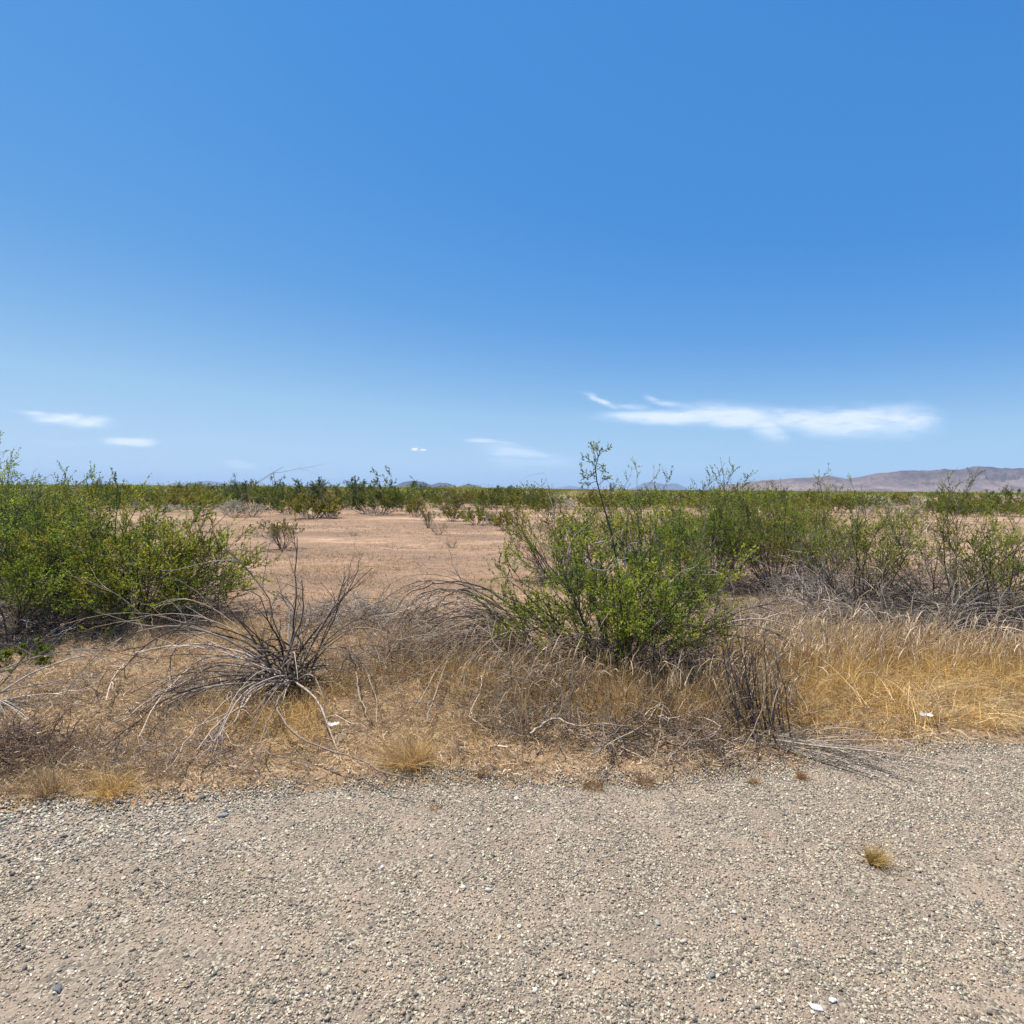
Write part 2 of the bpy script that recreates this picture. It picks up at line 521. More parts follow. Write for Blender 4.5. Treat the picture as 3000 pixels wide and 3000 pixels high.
# ------------------------------------------------------------------ the air: pale haze round camera and scene, below the clouds
def build_haze():
    m, t, out = new_mat("desert_haze")
    v = N(t, "ShaderNodeVolumePrincipled")
    v.inputs['Color'].default_value = (0.60, 0.76, 1.0, 1)
    v.inputs['Density'].default_value = 1.9e-5
    v.inputs['Anisotropy'].default_value = 0.0
    t.links.new(v.outputs[0], out.inputs['Volume'])
    x0, x1, y0, y1, z0, z1 = -66000, 66000, -12000, 63500, -4.0, 760.0
    V = [(x, y, z) for z in (z0, z1) for x, y in ((x0, y0), (x1, y0), (x1, y1), (x0, y1))]
    F = [(3, 2, 1, 0), (4, 5, 6, 7), (0, 1, 5, 4), (1, 2, 6, 5), (2, 3, 7, 6), (3, 0, 4, 7)]
    g = Geo(); g.add(V, (1, 1, 1), f4=F)
    tag(g.build("haze", m), kind='stuff')


build_haze()

# ------------------------------------------------------------------ clouds: thin sheets of vapour 3 to 4 km up, beyond the haze
M_CLOUD = cloud_material()


def cloud(blobs, alt, label, seed, amax=0.8, sx=0.02, sy=0.09, nx=260, ny=90, edge=0.55):
    """blobs: (x, y, rx, ry, weight, tilt) in photo pixels, carried to a horizontal sheet at its own altitude"""
    b = np.array(blobs, float)
    x0 = (b[:, 0] - 2.2 * b[:, 2]).min(); x1 = (b[:, 0] + 2.2 * b[:, 2]).max()
    y0 = (b[:, 1] - 2.2 * b[:, 3]).min(); y1 = min((b[:, 1] + 2.2 * b[:, 3]).max(), 905)
    X, Y = np.meshgrid(np.linspace(x0, x1, nx), np.linspace(y0, y1, ny), indexing='ij')
    D = np.zeros_like(X)
    wx = 30 * (fbm(X * 0.015, Y * 0.05, seed + 3) - 0.5); wy = 9 * (fbm(X * 0.02, Y * 0.06, seed + 5) - 0.5)
    for (cx, cy, rx, ry, wgt, tilt) in blobs:
        dx = X + wx - cx; dy = Y + wy - cy - tilt * dx
        D = np.maximum(D, wgt * np.exp(-(np.abs(dx) / rx) ** 2.4 - (np.abs(dy) / ry) ** 2.2))
    n = 0.84 * fbm(X * sx * 0.8, Y * sy * 0.7 + 0.02 * X * sx, seed, 5, 0.5) + 0.16 * (1 - np.abs(2 * fbm(X * sx * 1.6 + 7, Y * sy * 2.2, seed + 9, 5, 0.6) - 1) * 1.6)
    a = np.clip(D * (edge + 1.5 * (n - 0.28)), 0, 1)
    a = 0.72 * amax * sstep(0.03, 1.15, a)
    a[[0, -1], :] = 0; a[:, [0, -1]] = 0
    al = 1 - np.sqrt(1 - np.clip(a, 0, 0.97))
    dirs = CAM_R @ Vector((0, 0, -1))
    R = np.array(CAM_R)
    ray = np.stack(((X - PXW / 2) / FOC, -(Y - PXW / 2) / FOC, -np.ones_like(X)), -1) @ R.T
    g = Geo()
    keep = None
    for sgn in (1, -1):
        Z = alt + sgn * (4 + 120 * a)
        P = ray * ((Z - CAM_H) / ray[..., 2])[..., None] + np.array((0, 0, CAM_H))
        idx = np.arange(nx * ny).reshape(nx, ny)
        F = np.stack((idx[:-1, :-1], idx[1:, :-1], idx[1:, 1:], idx[:-1, 1:]), -1)
        m = np.maximum.reduce((a[:-1, :-1], a[1:, :-1], a[1:, 1:], a[:-1, 1:])) > 0.004
        F = F[m]
        if sgn < 0: F = F[:, ::-1]
        C = np.repeat(al.reshape(-1, 1), 3, 1)
        g.add(P, C, f4=F)
    o = g.build("cloud", M_CLOUD, smooth=True)
    return tag(o, label, "cloud", "thin white clouds low over the horizon")


cloud([(1275, 788, 130, 13, 0.95, 0.02), (1390, 786, 110, 22, 1.0, 0.04), (1445, 804, 42, 24, 0.8, 0.30), (1520, 792, 110, 20, 0.95, 0.05),
       (1630, 797, 120, 30, 1.0, 0.0), (1710, 795, 62, 30, 1.0, 0.0), (1195, 786, 60, 7, 0.7, 0.0),
       (1185, 768, 48, 6, 0.65, 0.10), (1138, 760, 30, 5.5, 0.9, 0.40), (1118, 751, 13, 5.5, 0.8, 0.6), (1230, 752, 24, 6, 0.6, 0.22), (1275, 764, 50, 8, 0.55, 0.16), (1620, 770, 60, 7, 0.35, 0.0)],
      3600, "long white streak of cloud with a curled tail above the mountain range", 101, nx=760, ny=220, amax=0.76)
cloud([(120, 791, 52, 11, 1.0, 0.04), (175, 797, 42, 12, 1.0, 0.0), (80, 783, 45, 6, 0.7, 0.1)], 3600,
      "white wing-shaped cloud patch, upper of the two above the tall bush at the left", 111, amax=0.75)
cloud([(245, 834, 48, 9, 1.0, 0.03), (110, 836, 60, 6, 0.3, 0.0)], 3600,
      "small smooth oval cloud patch, lower of the two at the left", 121, amax=0.62)
cloud([(975, 853, 62, 12, 0.9, 0.08), (915, 833, 30, 5, 0.7, 0.08), (960, 838, 40, 5, 0.5, 0.05), (1000, 872, 90, 16, 0.4, 0.0)], 3600,
      "faint spreading veil of cloud above the middle of the horizon", 131, amax=0.62)
cloud([(783, 846.5, 6, 3, 1.2, 0.0), (800, 848, 7, 2, 0.9, 0.0)], 3600, "tiny bright cloud speck over the small blue hills", 141, amax=0.85, nx=80, ny=40, edge=0.8)
cloud([(450, 878, 40, 8, 0.6, 0.1)], 3600, "barely visible pale smear of cloud over the far left hills", 151, amax=0.35)

# ------------------------------------------------------------------ plants: skeletons
def grow(o, d, L, K, wob, up, rng):
    n = len(o)
    P = np.zeros((n, K, 3)); P[:, 0] = o
    d = nrm(d).copy(); st = (L / (K - 1))[:, None]
    for k in range(1, K):
        d = d + rng.normal(0, wob, (n, 3))
        d[:, 2] += up if np.isscalar(up) else up[:, k] if np.ndim(up) == 2 else up
        d = nrm(d)
        P[:, k] = P[:, k - 1] + d * st
    return P


def offshoots(P, n, t0, t1, a0, a1, rng):
    N_, K, _ = P.shape
    t = rng.uniform(t0, t1, (N_, n))
    f = t * (K - 1); i = np.minimum(f.astype(int), K - 2); fr = (f - i)[..., None]
    ar = np.arange(N_)[:, None]
    o = P[ar, i] * (1 - fr) + P[ar, i + 1] * fr
    T = nrm(P[ar, i + 1] - P[ar, i])
    per = nrm(np.cross(T, rng.normal(size=T.shape)))
    a = rng.uniform(a0, a1, (N_, n))[..., None]
    d = np.cos(a) * T + np.sin(a) * per
    return o.reshape(-1, 3), d.reshape(-1, 3), np.repeat(np.arange(N_), n), t.ravel()


def taper(n, K, r0, r1):
    r0 = np.broadcast_to(np.asarray(r0, float), (n,)); r1 = np.broadcast_to(np.asarray(r1, float), (n,))
    t = np.linspace(0, 1, K)[None]
    return r0[:, None] * (1 - t) + r1[:, None] * t


def pick(rng, pal, n, jit=0.18):
    pal = np.array(pal, float)
    c = pal[rng.integers(0, len(pal), n)]
    return c * np.exp(rng.normal(0, jit, (n, 1)))


BARK_LIVE = [(0.13, 0.10, 0.075), (0.19, 0.15, 0.115), (0.27, 0.22, 0.175), (0.085, 0.065, 0.05)]
BARK_DEAD = [(0.36, 0.275, 0.20), (0.44, 0.34, 0.25), (0.24, 0.18, 0.13), (0.12, 0.09, 0.07), (0.50, 0.395, 0.295)]
BARK_GREY = [(0.42, 0.355, 0.285), (0.52, 0.44, 0.355), (0.23, 0.19, 0.15), (0.12, 0.098, 0.08)]
GREEN = [(0.175, 0.235, 0.024), (0.22, 0.275, 0.028), (0.135, 0.19, 0.022), (0.27, 0.30, 0.032)]
DARKGREEN = [(0.115, 0.165, 0.022), (0.14, 0.19, 0.026), (0.095, 0.14, 0.022), (0.165, 0.20, 0.028)]
OLIVE = [(0.25, 0.245, 0.028), (0.29, 0.27, 0.03), (0.20, 0.205, 0.028), (0.34, 0.295, 0.035)]
PALE = [(0.28, 0.29, 0.11), (0.24, 0.26, 0.09), (0.34, 0.33, 0.16)]


def bush_geo(rng, H, R, ns=28, n1=6, n2=6, nl=16, leaf=0.015, pal=GREEN, th=65, low=0.30, base=0.12, r0=0.009, squash=(1, 1), lean=(0, 0),
             barkpal=BARK_LIVE, pal2=None, mix2=0.3, lmin=0.0, S=5):
    """stems, side branches, twigs and small leaves of one open desert shrub; returns (stems Geo, foliage Geo)"""
    az = np.arange(ns) * 2.39996 + rng.normal(0, 0.35, ns) + rng.uniform(0, 6.28)
    tilt = np.radians(th) * np.sqrt((np.arange(ns) + rng.uniform(0, 1, ns)) / ns)
    d = np.stack((np.sin(tilt) * np.cos(az) * squash[0] + lean[0], np.sin(tilt) * np.sin(az) * squash[1] + lean[1], np.cos(tilt)), -1)
    rb = base * np.sqrt(rng.uniform(0, 1, ns))
    o = np.stack((rb * np.cos(az), rb * np.sin(az), np.zeros(ns) - 0.02), -1)
    sn = np.sin(tilt)
    L = 1 / np.sqrt((np.cos(tilt) / H) ** 2 + (sn / (R * 1.05)) ** 2) * rng.uniform(0.66, 1.02, ns)
    P0 = grow(o, d, L, 10, 0.10, 0.02, rng)
    o1, d1, p1, t1 = offshoots(P0, n1, 0.28, 0.97, 0.35, 0.95, rng)
    L1 = L[p1] * rng.uniform(0.18, 0.42, len(p1)) * (1.15 - 0.5 * t1)
    P1 = grow(o1, d1, L1, 6, 0.16, 0.05, rng)
    o2, d2, p2, t2 = offshoots(P1, n2, 0.2, 1.0, 0.3, 1.0, rng)
    L2 = rng.uniform(0.07, 0.20, len(p2)) * (H / 1.5)
    P2 = grow(o2, d2, L2, 4, 0.22, 0.10, rng)
    st = Geo()
    r0s = r0 * rng.uniform(0.6, 1.25, ns)
    st.tubes(P0, taper(ns, 10, r0s, r0s * 0.3), pick(rng, barkpal, ns), S)
    st.tubes(P1, taper(len(P1), 6, r0 * 0.42, r0 * 0.16), pick(rng, barkpal, len(P1)), 4 if S > 4 else 3)
    st.tubes(P2, taper(len(P2), 4, r0 * 0.2, r0 * 0.1), pick(rng, barkpal, len(P2)), 3)
    fo = Geo()
    if nl:
        zz = P2[:, -1, 2] / H
        keep = (rng.uniform(0, 1, len(P2)) < sstep(low - 0.12, low + 0.15, zz + rng.normal(0, 0.05, len(P2)))) & (rng.uniform(0, 1, len(P2)) > lmin)
        Q = P2[keep]; par = p2[keep]
        o3, d3, p3, t3 = offshoots(Q, nl, 0.1, 1.0, 0.3, 1.3, rng)
        sz = leaf * rng.uniform(0.6, 1.35, len(o3))
        base_c = pick(rng, pal, ns, 0.16)[p1] * np.exp(rng.normal(0, 0.16, (len(P1), 1)))
        if pal2 is not None:
            alt = pick(rng, pal2, len(P1), 0.12)
            base_c = np.where((rng.uniform(0, 1, len(P1)) < mix2)[:, None], alt, base_c)
        C = base_c[par[p3]] * np.exp(rng.normal(0, 0.2, (len(o3), 1)))
        d3 = d3 + np.array((0, 0, 0.25))
        fo.leaves(o3, d3, sz, sz * rng.uniform(0.45, 0.75, len(sz)), C, rng)
    return st, fo, P2


def arcs_geo(rng, n, az, azs, el, els, L, Ls, sag, K=14, wob=0.05, r0=0.007, pal=BARK_DEAD, base=0.08, n1=4, n2=3, g=None, S=5, l1=(0.12, 0.35), floor=0.004, zoff=0.0):
    """dead stems that leave the base at az / el and arch over under their own weight, with forking twigs"""
    a = rng.normal(az, azs, n); e = rng.normal(el, els, n)
    d = np.stack((np.cos(e) * np.cos(a), np.cos(e) * np.sin(a), np.sin(e)), -1)
    rb = base * np.sqrt(rng.uniform(0, 1, n)); ra = rng.uniform(0, 6.28, n)
    o = np.stack((rb * np.cos(ra), rb * np.sin(ra), np.full(n, zoff)), -1)
    LL = L * np.exp(rng.normal(0, Ls, n))
    sg = -(sag * np.exp(rng.normal(0, 0.25, n)))[:, None] / (K - 1) * np.linspace(0.3, 1.6, K)[None]
    P = grow(o, d, LL, K, wob, sg, rng)
    P[:, :, 2] = np.maximum(P[:, :, 2], floor)
    g = g or Geo()
    c = pick(rng, pal, n)
    rr = r0 * rng.uniform(0.6, 1.2, n)
    g.tubes(P, taper(n, K, rr, rr * 0.3), c, S)
    out = [P]
    if n1:
        o1, d1, p1, t1 = offshoots(P, n1, 0.25, 1.0, 0.2, 0.8, rng)
        L1 = LL[p1] * rng.uniform(l1[0], l1[1], len(p1))
        P1 = grow(o1, d1, L1, 7, 0.14, -0.05 * np.sign(sag), rng); P1[:, :, 2] = np.maximum(P1[:, :, 2], floor)
        g.tubes(P1, taper(len(P1), 7, r0 * 0.42, r0 * 0.18), c[p1] * np.exp(rng.normal(0, 0.2, (len(p1), 1))), 4)
        out.append(P1)
        if n2:
            o2, d2, p2, t2 = offshoots(P1, n2, 0.2, 1.0, 0.3, 1.1, rng)
            P2 = grow(o2, d2, L1[p2] * rng.uniform(0.25, 0.6, len(p2)), 5, 0.2, -0.03, rng); P2[:, :, 2] = np.maximum(P2[:, :, 2], floor)
            g.tubes(P2, taper(len(P2), 5, r0 * 0.22, r0 * 0.1), c[p1][p2] * np.exp(rng.normal(0, 0.25, (len(p2), 1))), 3)
            out.append(P2)
    return g, out


def tangle_geo(rng, n, R, H, pal=BARK_GREY, L=0.5, r0=0.004, g=None, n1=3, n2=2, squash=(1, 1)):
    """a low heap of criss-crossing dead twigs"""
    a = rng.uniform(0, 6.283, n); r = R * np.sqrt(rng.uniform(0, 1, n))
    z = H * (1 - (r / R) ** 2) * rng.uniform(0.02, 0.95, n)
    o = np.stack((r * np.cos(a) * squash[0], r * np.sin(a) * squash[1], z), -1)
    d = rng.normal(size=(n, 3)); d[:, 2] = np.abs(d[:, 2]) * 0.35
    LL = L * rng.uniform(0.4, 1.2, n)
    P = grow(o, d, LL, 8, 0.18, -0.06, rng); P[:, :, 2] = np.maximum(P[:, :, 2], 0.004)
    g = g or Geo(); c = pick(rng, pal, n, 0.25)
    rr = r0 * rng.uniform(0.6, 1.4, n)
    g.tubes(P, taper(n, 8, rr, rr * 0.35), c, 4)
    if n1:
        o1, d1, p1, _ = offshoots(P, n1, 0.2, 1, 0.3, 1.0, rng)
        P1 = grow(o1, d1, LL[p1] * rng.uniform(0.2, 0.5, len(p1)), 6, 0.2, -0.02, rng); P1[:, :, 2] = np.maximum(P1[:, :, 2], 0.004)
        g.tubes(P1, taper(len(P1), 6, r0 * 0.5, r0 * 0.2), c[p1] * np.exp(rng.normal(0, 0.2, (len(p1), 1))), 3)
        if n2:
            o2, d2, p2, _ = offshoots(P1, n2, 0.2, 1, 0.3, 1.1, rng)
            P2 = grow(o2, d2, LL[p1][p2] * rng.uniform(0.1, 0.25, len(p2)), 4, 0.2, 0, rng); P2[:, :, 2] = np.maximum(P2[:, :, 2], 0.004)
            g.tubes(P2, taper(len(P2), 4, r0 * 0.28, r0 * 0.12), c[p1][p2], 3)
    return g


# ------------------------------------------------------------------ near creosote bushes, each modelled on its own
G_NEAR = "green creosote bushes beyond the gravel verge"


def near_bush(x, y, H, R, label, seed, skirt=0, skirt_pal=BARK_GREY, skirt_R=None, skirt_H=0.4, flowers=0, extra=None, hooks=None, **kw):
    rng = np.random.default_rng(seed)
    hooks = (6 if y > 1090 and H > 1 and x > 900 else 0) if hooks is None else hooks
    p = ground(x, y)
    t = thing("creosote_bush", p, label, "bush", G_NEAR)
    kw['leaf'] = kw['leaf'] * 1.25; kw['nl'] = int(kw['nl'] * 1.2); kw['ns'] = int(kw['ns'] * (1.1 if x < 900 else 1.12))
    st, fo, tips = bush_geo(rng, H * (1.2 if x < 1200 else 1.36), R * 1.1, **kw)
    if extra: extra(rng, st, fo)
    if flowers:
        i = rng.integers(0, len(tips), flowers)
        o = tips[i, -1]
        for k in range(5):
            a = k * 1.2566
            d = np.tile((math.cos(a), math.sin(a), 0.3), (flowers, 1)) + rng.normal(0, 0.2, (flowers, 3))
            s = rng.uniform(0.008, 0.014, flowers)
            fo.leaves(o, d, s, s * 0.8, pick(rng, [(0.75, 0.52, 0.02), (0.68, 0.42, 0.02)], flowers, 0.08), rng)
    st.build("stems", M_BARK, t)
    fo.build("foliage", M_LEAF, t)
    if hooks:
        g, _ = arcs_geo(rng, hooks, 0, 2.0, 0.9, 0.3, H * 1.0, 0.25, 1.6, pal=[(0.50, 0.42, 0.34), (0.40, 0.33, 0.27), (0.30, 0.25, 0.20)], base=0.15, r0=0.0065, n1=3, n2=2, wob=0.17)
        g.build("bare_branches", M_BARK, t)
    if skirt:
        g = tangle_geo(rng, skirt, skirt_R or R * 0.8, skirt_H, pal=skirt_pal, L=0.55, r0=0.0045)
        g, _ = arcs_geo(rng, skirt // 5, 0, 2.0, 0.5, 0.35, R * 0.9, 0.25, 0.9, pal=skirt_pal, base=0.2, g=g, r0=0.006)
        g.build("dead_branches", M_BARK, t)
    return t


near_bush(258, 1165, 1.40, 1.36, "wide dense green creosote bush over dark dead twigs, left of the bare sand", 1, skirt=260, skirt_R=1.0, skirt_H=0.5,
          ns=84, n1=8, n2=7, nl=17, leaf=0.017, pal=GREEN, pal2=OLIVE, mix2=0.5, th=82, low=0.15, flowers=40)
near_bush(75, 1128, 1.62, 0.85, "tall airy creosote bush rising above the horizon behind the wide one", 2, skirt=80, ns=44, n1=8, n2=7, nl=16, leaf=0.017,
          pal=GREEN, pal2=PALE, mix2=0.35, th=40, low=0.36)
near_bush(120, 1152, 1.42, 0.95, "dense green creosote bush between the wide one and the photo's left border", 20, skirt=160, skirt_R=0.8, skirt_H=0.45,
          ns=36, n1=7, n2=7, nl=16, leaf=0.017, pal=GREEN, pal2=DARKGREEN, mix2=0.4, th=62, low=0.28)
near_bush(45, 1118, 1.72, 0.75, "leafy creosote bush with fine upright tips against the sky, left of the tall airy one", 27, ns=40, n1=8, n2=7, nl=15, leaf=0.017,
          pal=GREEN, pal2=PALE, mix2=0.3, th=38, low=0.36)
near_bush(-4, 1105, 1.95, 0.5, "tallest thin creosote stem cut by the photo's left border", 3, ns=14, n1=8, n2=6, nl=16, leaf=0.018, pal=GREEN, pal2=PALE, mix2=0.4, th=22, low=0.35)
near_bush(15, 1205, 1.25, 0.75, "dense green creosote bush with grey bare lower branches at the photo's left border", 4, skirt=180, skirt_R=0.75, skirt_H=0.45,
          ns=34, n1=7, n2=6, nl=15, leaf=0.016, pal=GREEN, pal2=DARKGREEN, mix2=0.4, th=60, low=0.3)
near_bush(22, 1262, 0.17, 0.42, "low bright green sprigs sprawling on the dry grass below the left bush", 5, ns=16, n1=5, n2=5, nl=9, leaf=0.016, pal=[(0.15, 0.20, 0.02), (0.20, 0.21, 0.025)], th=80, low=0.1, r0=0.005)


def tall_sprig(rng, st, fo):
    """the one leafy shoot that stands well above the crown of the middle bush"""
    sk = 1 / 207.0
    pts = [(1160, 1255), (1172, 1160), (1163, 1080), (1146, 1000), (1131, 945), (1118, 905), (1117, 878), (1123, 855), (1127, 842)]
    P = np.array([((x - 1160) * sk, -0.08, (1255 - y) * sk) for x, y in pts])[None]
    P = P + rng.normal(0, 0.006, P.shape)
    st.tubes(P, taper(1, len(pts), 0.011, 0.003), np.array([(0.13, 0.11, 0.095)]), 6)
    sub = [[(1119, 897), (1105, 893), (1094, 888), (1088, 879)], [(1117, 878), (1108, 868), (1098, 860), (1090, 862)],
           [(1118, 885), (1112, 893), (1116, 872), (1112, 858)], [(1123, 858), (1128, 850), (1136, 846), (1141, 843)],
           [(1120, 872), (1128, 876), (1134, 884), (1133, 890)], [(1118, 866), (1113, 850), (1108, 840), (1106, 834)],
           [(1121, 862), (1118, 850), (1116, 842), (1117, 834)], [(1118, 905), (1108, 908), (1098, 906), (1090, 914)],
           [(1122, 912), (1132, 902), (1140, 896), (1146, 900)], [(1112, 893), (1106, 897), (1098, 899), (1092, 896)],
           [(1131, 945), (1142, 930), (1150, 915), (1153, 905)]]
    Q = np.array([[((x - 1160) * sk, -0.08 + 0.05 * rng.normal() * i / 3, (1255 - y) * sk) for i, (x, y) in enumerate(s)] for s in sub])
    st.tubes(Q, taper(len(Q), 4, 0.0035, 0.0015), np.tile((0.14, 0.12, 0.10), (len(Q), 1)), 4)
    o, d, p, t = offshoots(Q, 9, 0.2, 1, 0.4, 1.2, rng)
    T = grow(o, d, np.full(len(o), 0.045), 3, 0.2, 0.1, rng)
    st.tubes(T, taper(len(T), 3, 0.0013, 0.0008), np.tile((0.14, 0.12, 0.09), (len(T), 1)), 3)
    o, d, p, t = offshoots(T, 11, 0.1, 1, 0.3, 1.2, rng)
    s = rng.uniform(0.010, 0.019, len(o))
    fo.leaves(o, d, s, s * 0.6, pick(rng, [(0.24, 0.27, 0.11), (0.30, 0.32, 0.16), (0.17, 0.22, 0.06)], len(o)), rng)
    # pale dead hooks threading the crown
    hooks = [[(1095, 1090), (1060, 1050), (1072, 1000), (1105, 980), (1100, 968)], [(1085, 1035), (1100, 1060), (1135, 1068), (1150, 1045), (1168, 1040)],
             [(1110, 1015), (1140, 1010), (1150, 995), (1160, 990)], [(1180, 1090), (1163, 1050), (1170, 1015), (1185, 1012)],
             [(1290, 1220), (1240, 1165), (1190, 1150), (1150, 1165), (1130, 1190)], [(1215, 1100), (1250, 1085), (1268, 1062), (1285, 1055)]]
    H_ = []
    for h in hooks:
        h = np.array(h, float); tt = np.linspace(0, 1, 14)
        H_.append(np.stack((np.interp(tt, np.linspace(0, 1, len(h)), h[:, 0]), np.interp(tt, np.linspace(0, 1, len(h)), h[:, 1])), -1))
    H_ = np.array(H_); k = np.array((0.25, 0.5, 0.25))
    for _ in range(2):
        H_[:, 1:-1] = 0.25 * H_[:, :-2] + 0.5 * H_[:, 1:-1] + 0.25 * H_[:, 2:]
    P = np.stack(((H_[..., 0] - 1160) * sk, -0.30 + 0.06 * np.sin(np.linspace(0, 4, 14))[None] * np.ones((len(H_), 1)), (1255 - H_[..., 1]) * sk), -1)
    st.tubes(P, taper(len(P), 14, 0.006, 0.0025), np.tile((0.45, 0.40, 0.35), (len(P), 1)), 5)


near_bush(1160, 1255, 1.38, 0.98, "bushy creosote with a tall leafy shoot against the sky, middle of the photo", 6, skirt=70, skirt_R=0.6, skirt_H=0.35, skirt_pal=BARK_LIVE + BARK_GREY[2:],
          ns=46, n1=8, n2=7, nl=15, leaf=0.0155, pal=GREEN, pal2=[(0.24, 0.29, 0.024), (0.30, 0.33, 0.03)], mix2=0.5, th=62, low=0.17, extra=tall_sprig, flowers=60, r0=0.010)
near_bush(1055, 1098, 1.55, 0.85, "yellow-green creosote bush on dark stems behind the tall shoot, edge of the bare sand", 7, skirt=70, ns=30, n1=7, n2=6, nl=13, leaf=0.018,
          pal=OLIVE, pal2=[(0.24, 0.22, 0.03), (0.19, 0.2, 0.03)], mix2=0.45, th=55, low=0.34, flowers=60)
near_bush(1215, 1095, 1.5, 0.85, "olive creosote bush close behind the right side of the tall-shoot bush", 8, ns=28, n1=7, n2=6, nl=13, leaf=0.018, pal=OLIVE, pal2=GREEN, mix2=0.5, th=52, low=0.35)
near_bush(1335, 1112, 1.62, 0.72, "upright deep green creosote bush with many straight dark stems", 9, skirt=120, ns=36, n1=7, n2=6, nl=15, leaf=0.018, pal=GREEN, pal2=DARKGREEN,
          mix2=0.3, th=44, low=0.34, flowers=30)
near_bush(1462, 1112, 1.48, 0.85, "green creosote bush with dark leaning stems behind the pale dead snag", 10, skirt=150, ns=32, n1=7, n2=6, nl=13, leaf=0.018, pal=GREEN, pal2=OLIVE, mix2=0.5, th=52, low=0.34)
near_bush(1620, 1150, 1.36, 0.95, "olive creosote bush standing in a thick tangle of grey dead twigs", 12, skirt=520, skirt_R=1.15, skirt_H=0.58, ns=30, n1=7, n2=6, nl=12, leaf=0.016,
          pal=OLIVE, pal2=GREEN, mix2=0.5, th=55, low=0.38, flowers=60)
near_bush(1772, 1165, 1.62, 0.95, "thin see-through creosote bush with pale sand showing through its stems", 13, skirt=300, skirt_R=1.1, skirt_H=0.50, ns=17, n1=7, n2=5, nl=12, leaf=0.016,
          pal=OLIVE, pal2=GREEN, mix2=0.4, th=46, low=0.36, flowers=40)
near_bush(1905, 1185, 1.12, 0.8, "low ragged creosote bush above the golden grass at the photo's right border", 14, skirt=340, skirt_R=1.1, skirt_H=0.52, ns=24, n1=7, n2=5, nl=13, leaf=0.016,
          pal=GREEN, pal2=OLIVE, mix2=0.4, th=58, low=0.34, flowers=40)
near_bush(1420, 1060, 1.45, 0.9, "rounded olive creosote bush second row behind the upright green one", 15, ns=26, n1=6, n2=5, nl=12, leaf=0.021, pal=OLIVE, pal2=DARKGREEN, mix2=0.4, th=55, low=0.3)
near_bush(1535, 1052, 1.5, 1.0, "spreading olive creosote bush behind the grey twig tangle, open sand to its side", 16, ns=26, n1=6, n2=5, nl=12, leaf=0.021, pal=OLIVE, pal2=GREEN, mix2=0.4, th=55, low=0.3)
near_bush(1275, 1050, 1.42, 0.9, "yellowish creosote bush half hidden between the upright green bush and the tall shoot", 17, ns=24, n1=6, n2=5, nl=12, leaf=0.021, pal=OLIVE, pal2=PALE, mix2=0.3, th=55, low=0.3)
near_bush(1150, 1040, 1.38, 0.85, "small yellow-tinged creosote bush showing left of the shoot's dead hooks", 18, ns=22, n1=6, n2=5, nl=11, leaf=0.021, pal=OLIVE, pal2=[(0.24, 0.22, 0.03)], mix2=0.3, th=55, low=0.3)
near_bush(1385, 1085, 1.5, 0.8, "mixed green creosote bush filling the gap right of the upright green one", 21, ns=26, n1=6, n2=6, nl=13, leaf=0.019, pal=OLIVE, pal2=GREEN, mix2=0.5, th=50, low=0.32)
near_bush(1545, 1098, 1.45, 0.85, "leafy olive creosote bush directly behind the pale dead snag", 22, ns=26, n1=6, n2=6, nl=13, leaf=0.018, pal=OLIVE, pal2=GREEN, mix2=0.5, th=55, low=0.34, flowers=40)
near_bush(1470, 1035, 1.4, 0.95, "broad olive creosote bush, third row, between the two rounded ones", 23, ns=26, n1=6, n2=5, nl=12, leaf=0.022, pal=OLIVE, pal2=DARKGREEN, mix2=0.4, th=58, low=0.28)
near_bush(1345, 1030, 1.4, 0.95, "olive creosote bush, third row, straight behind the upright green one", 24, ns=26, n1=6, n2=5, nl=12, leaf=0.022, pal=OLIVE, pal2=GREEN, mix2=0.4, th=58, low=0.28)
near_bush(1265, 1130, 1.2, 0.7, "bright green creosote clump tucked behind the right side of the middle bush", 25, ns=26, n1=6, n2=6, nl=13, leaf=0.017, pal=[(0.15, 0.23, 0.024), (0.19, 0.26, 0.03)], pal2=OLIVE, mix2=0.3, th=58, low=0.25, flowers=60)
near_bush(1850, 1120, 1.3, 0.8, "patchy green creosote bush behind the low ragged one at the right border", 26, ns=18, n1=6, n2=6, nl=12, leaf=0.018, pal=OLIVE, pal2=GREEN, mix2=0.5, th=52, low=0.32)
near_bush(1700, 1030, 1.05, 0.8, "squat green creosote bush on the pale sand beyond the see-through bush", 19, ns=22, n1=6, n2=5, nl=10, leaf=0.022, pal=OLIVE, pal2=GREEN, mix2=0.4, th=60, low=0.3)

# ------------------------------------------------------------------ dead shrubs and branches of the verge
G_DEAD = "dead bare shrubs along the verge"


def dead_thing(x, y, label, seed, name="dead_shrub", cat="dead shrub", group=G_DEAD):
    return np.random.default_rng(seed), thing(name, ground(x, y), label, cat, group)


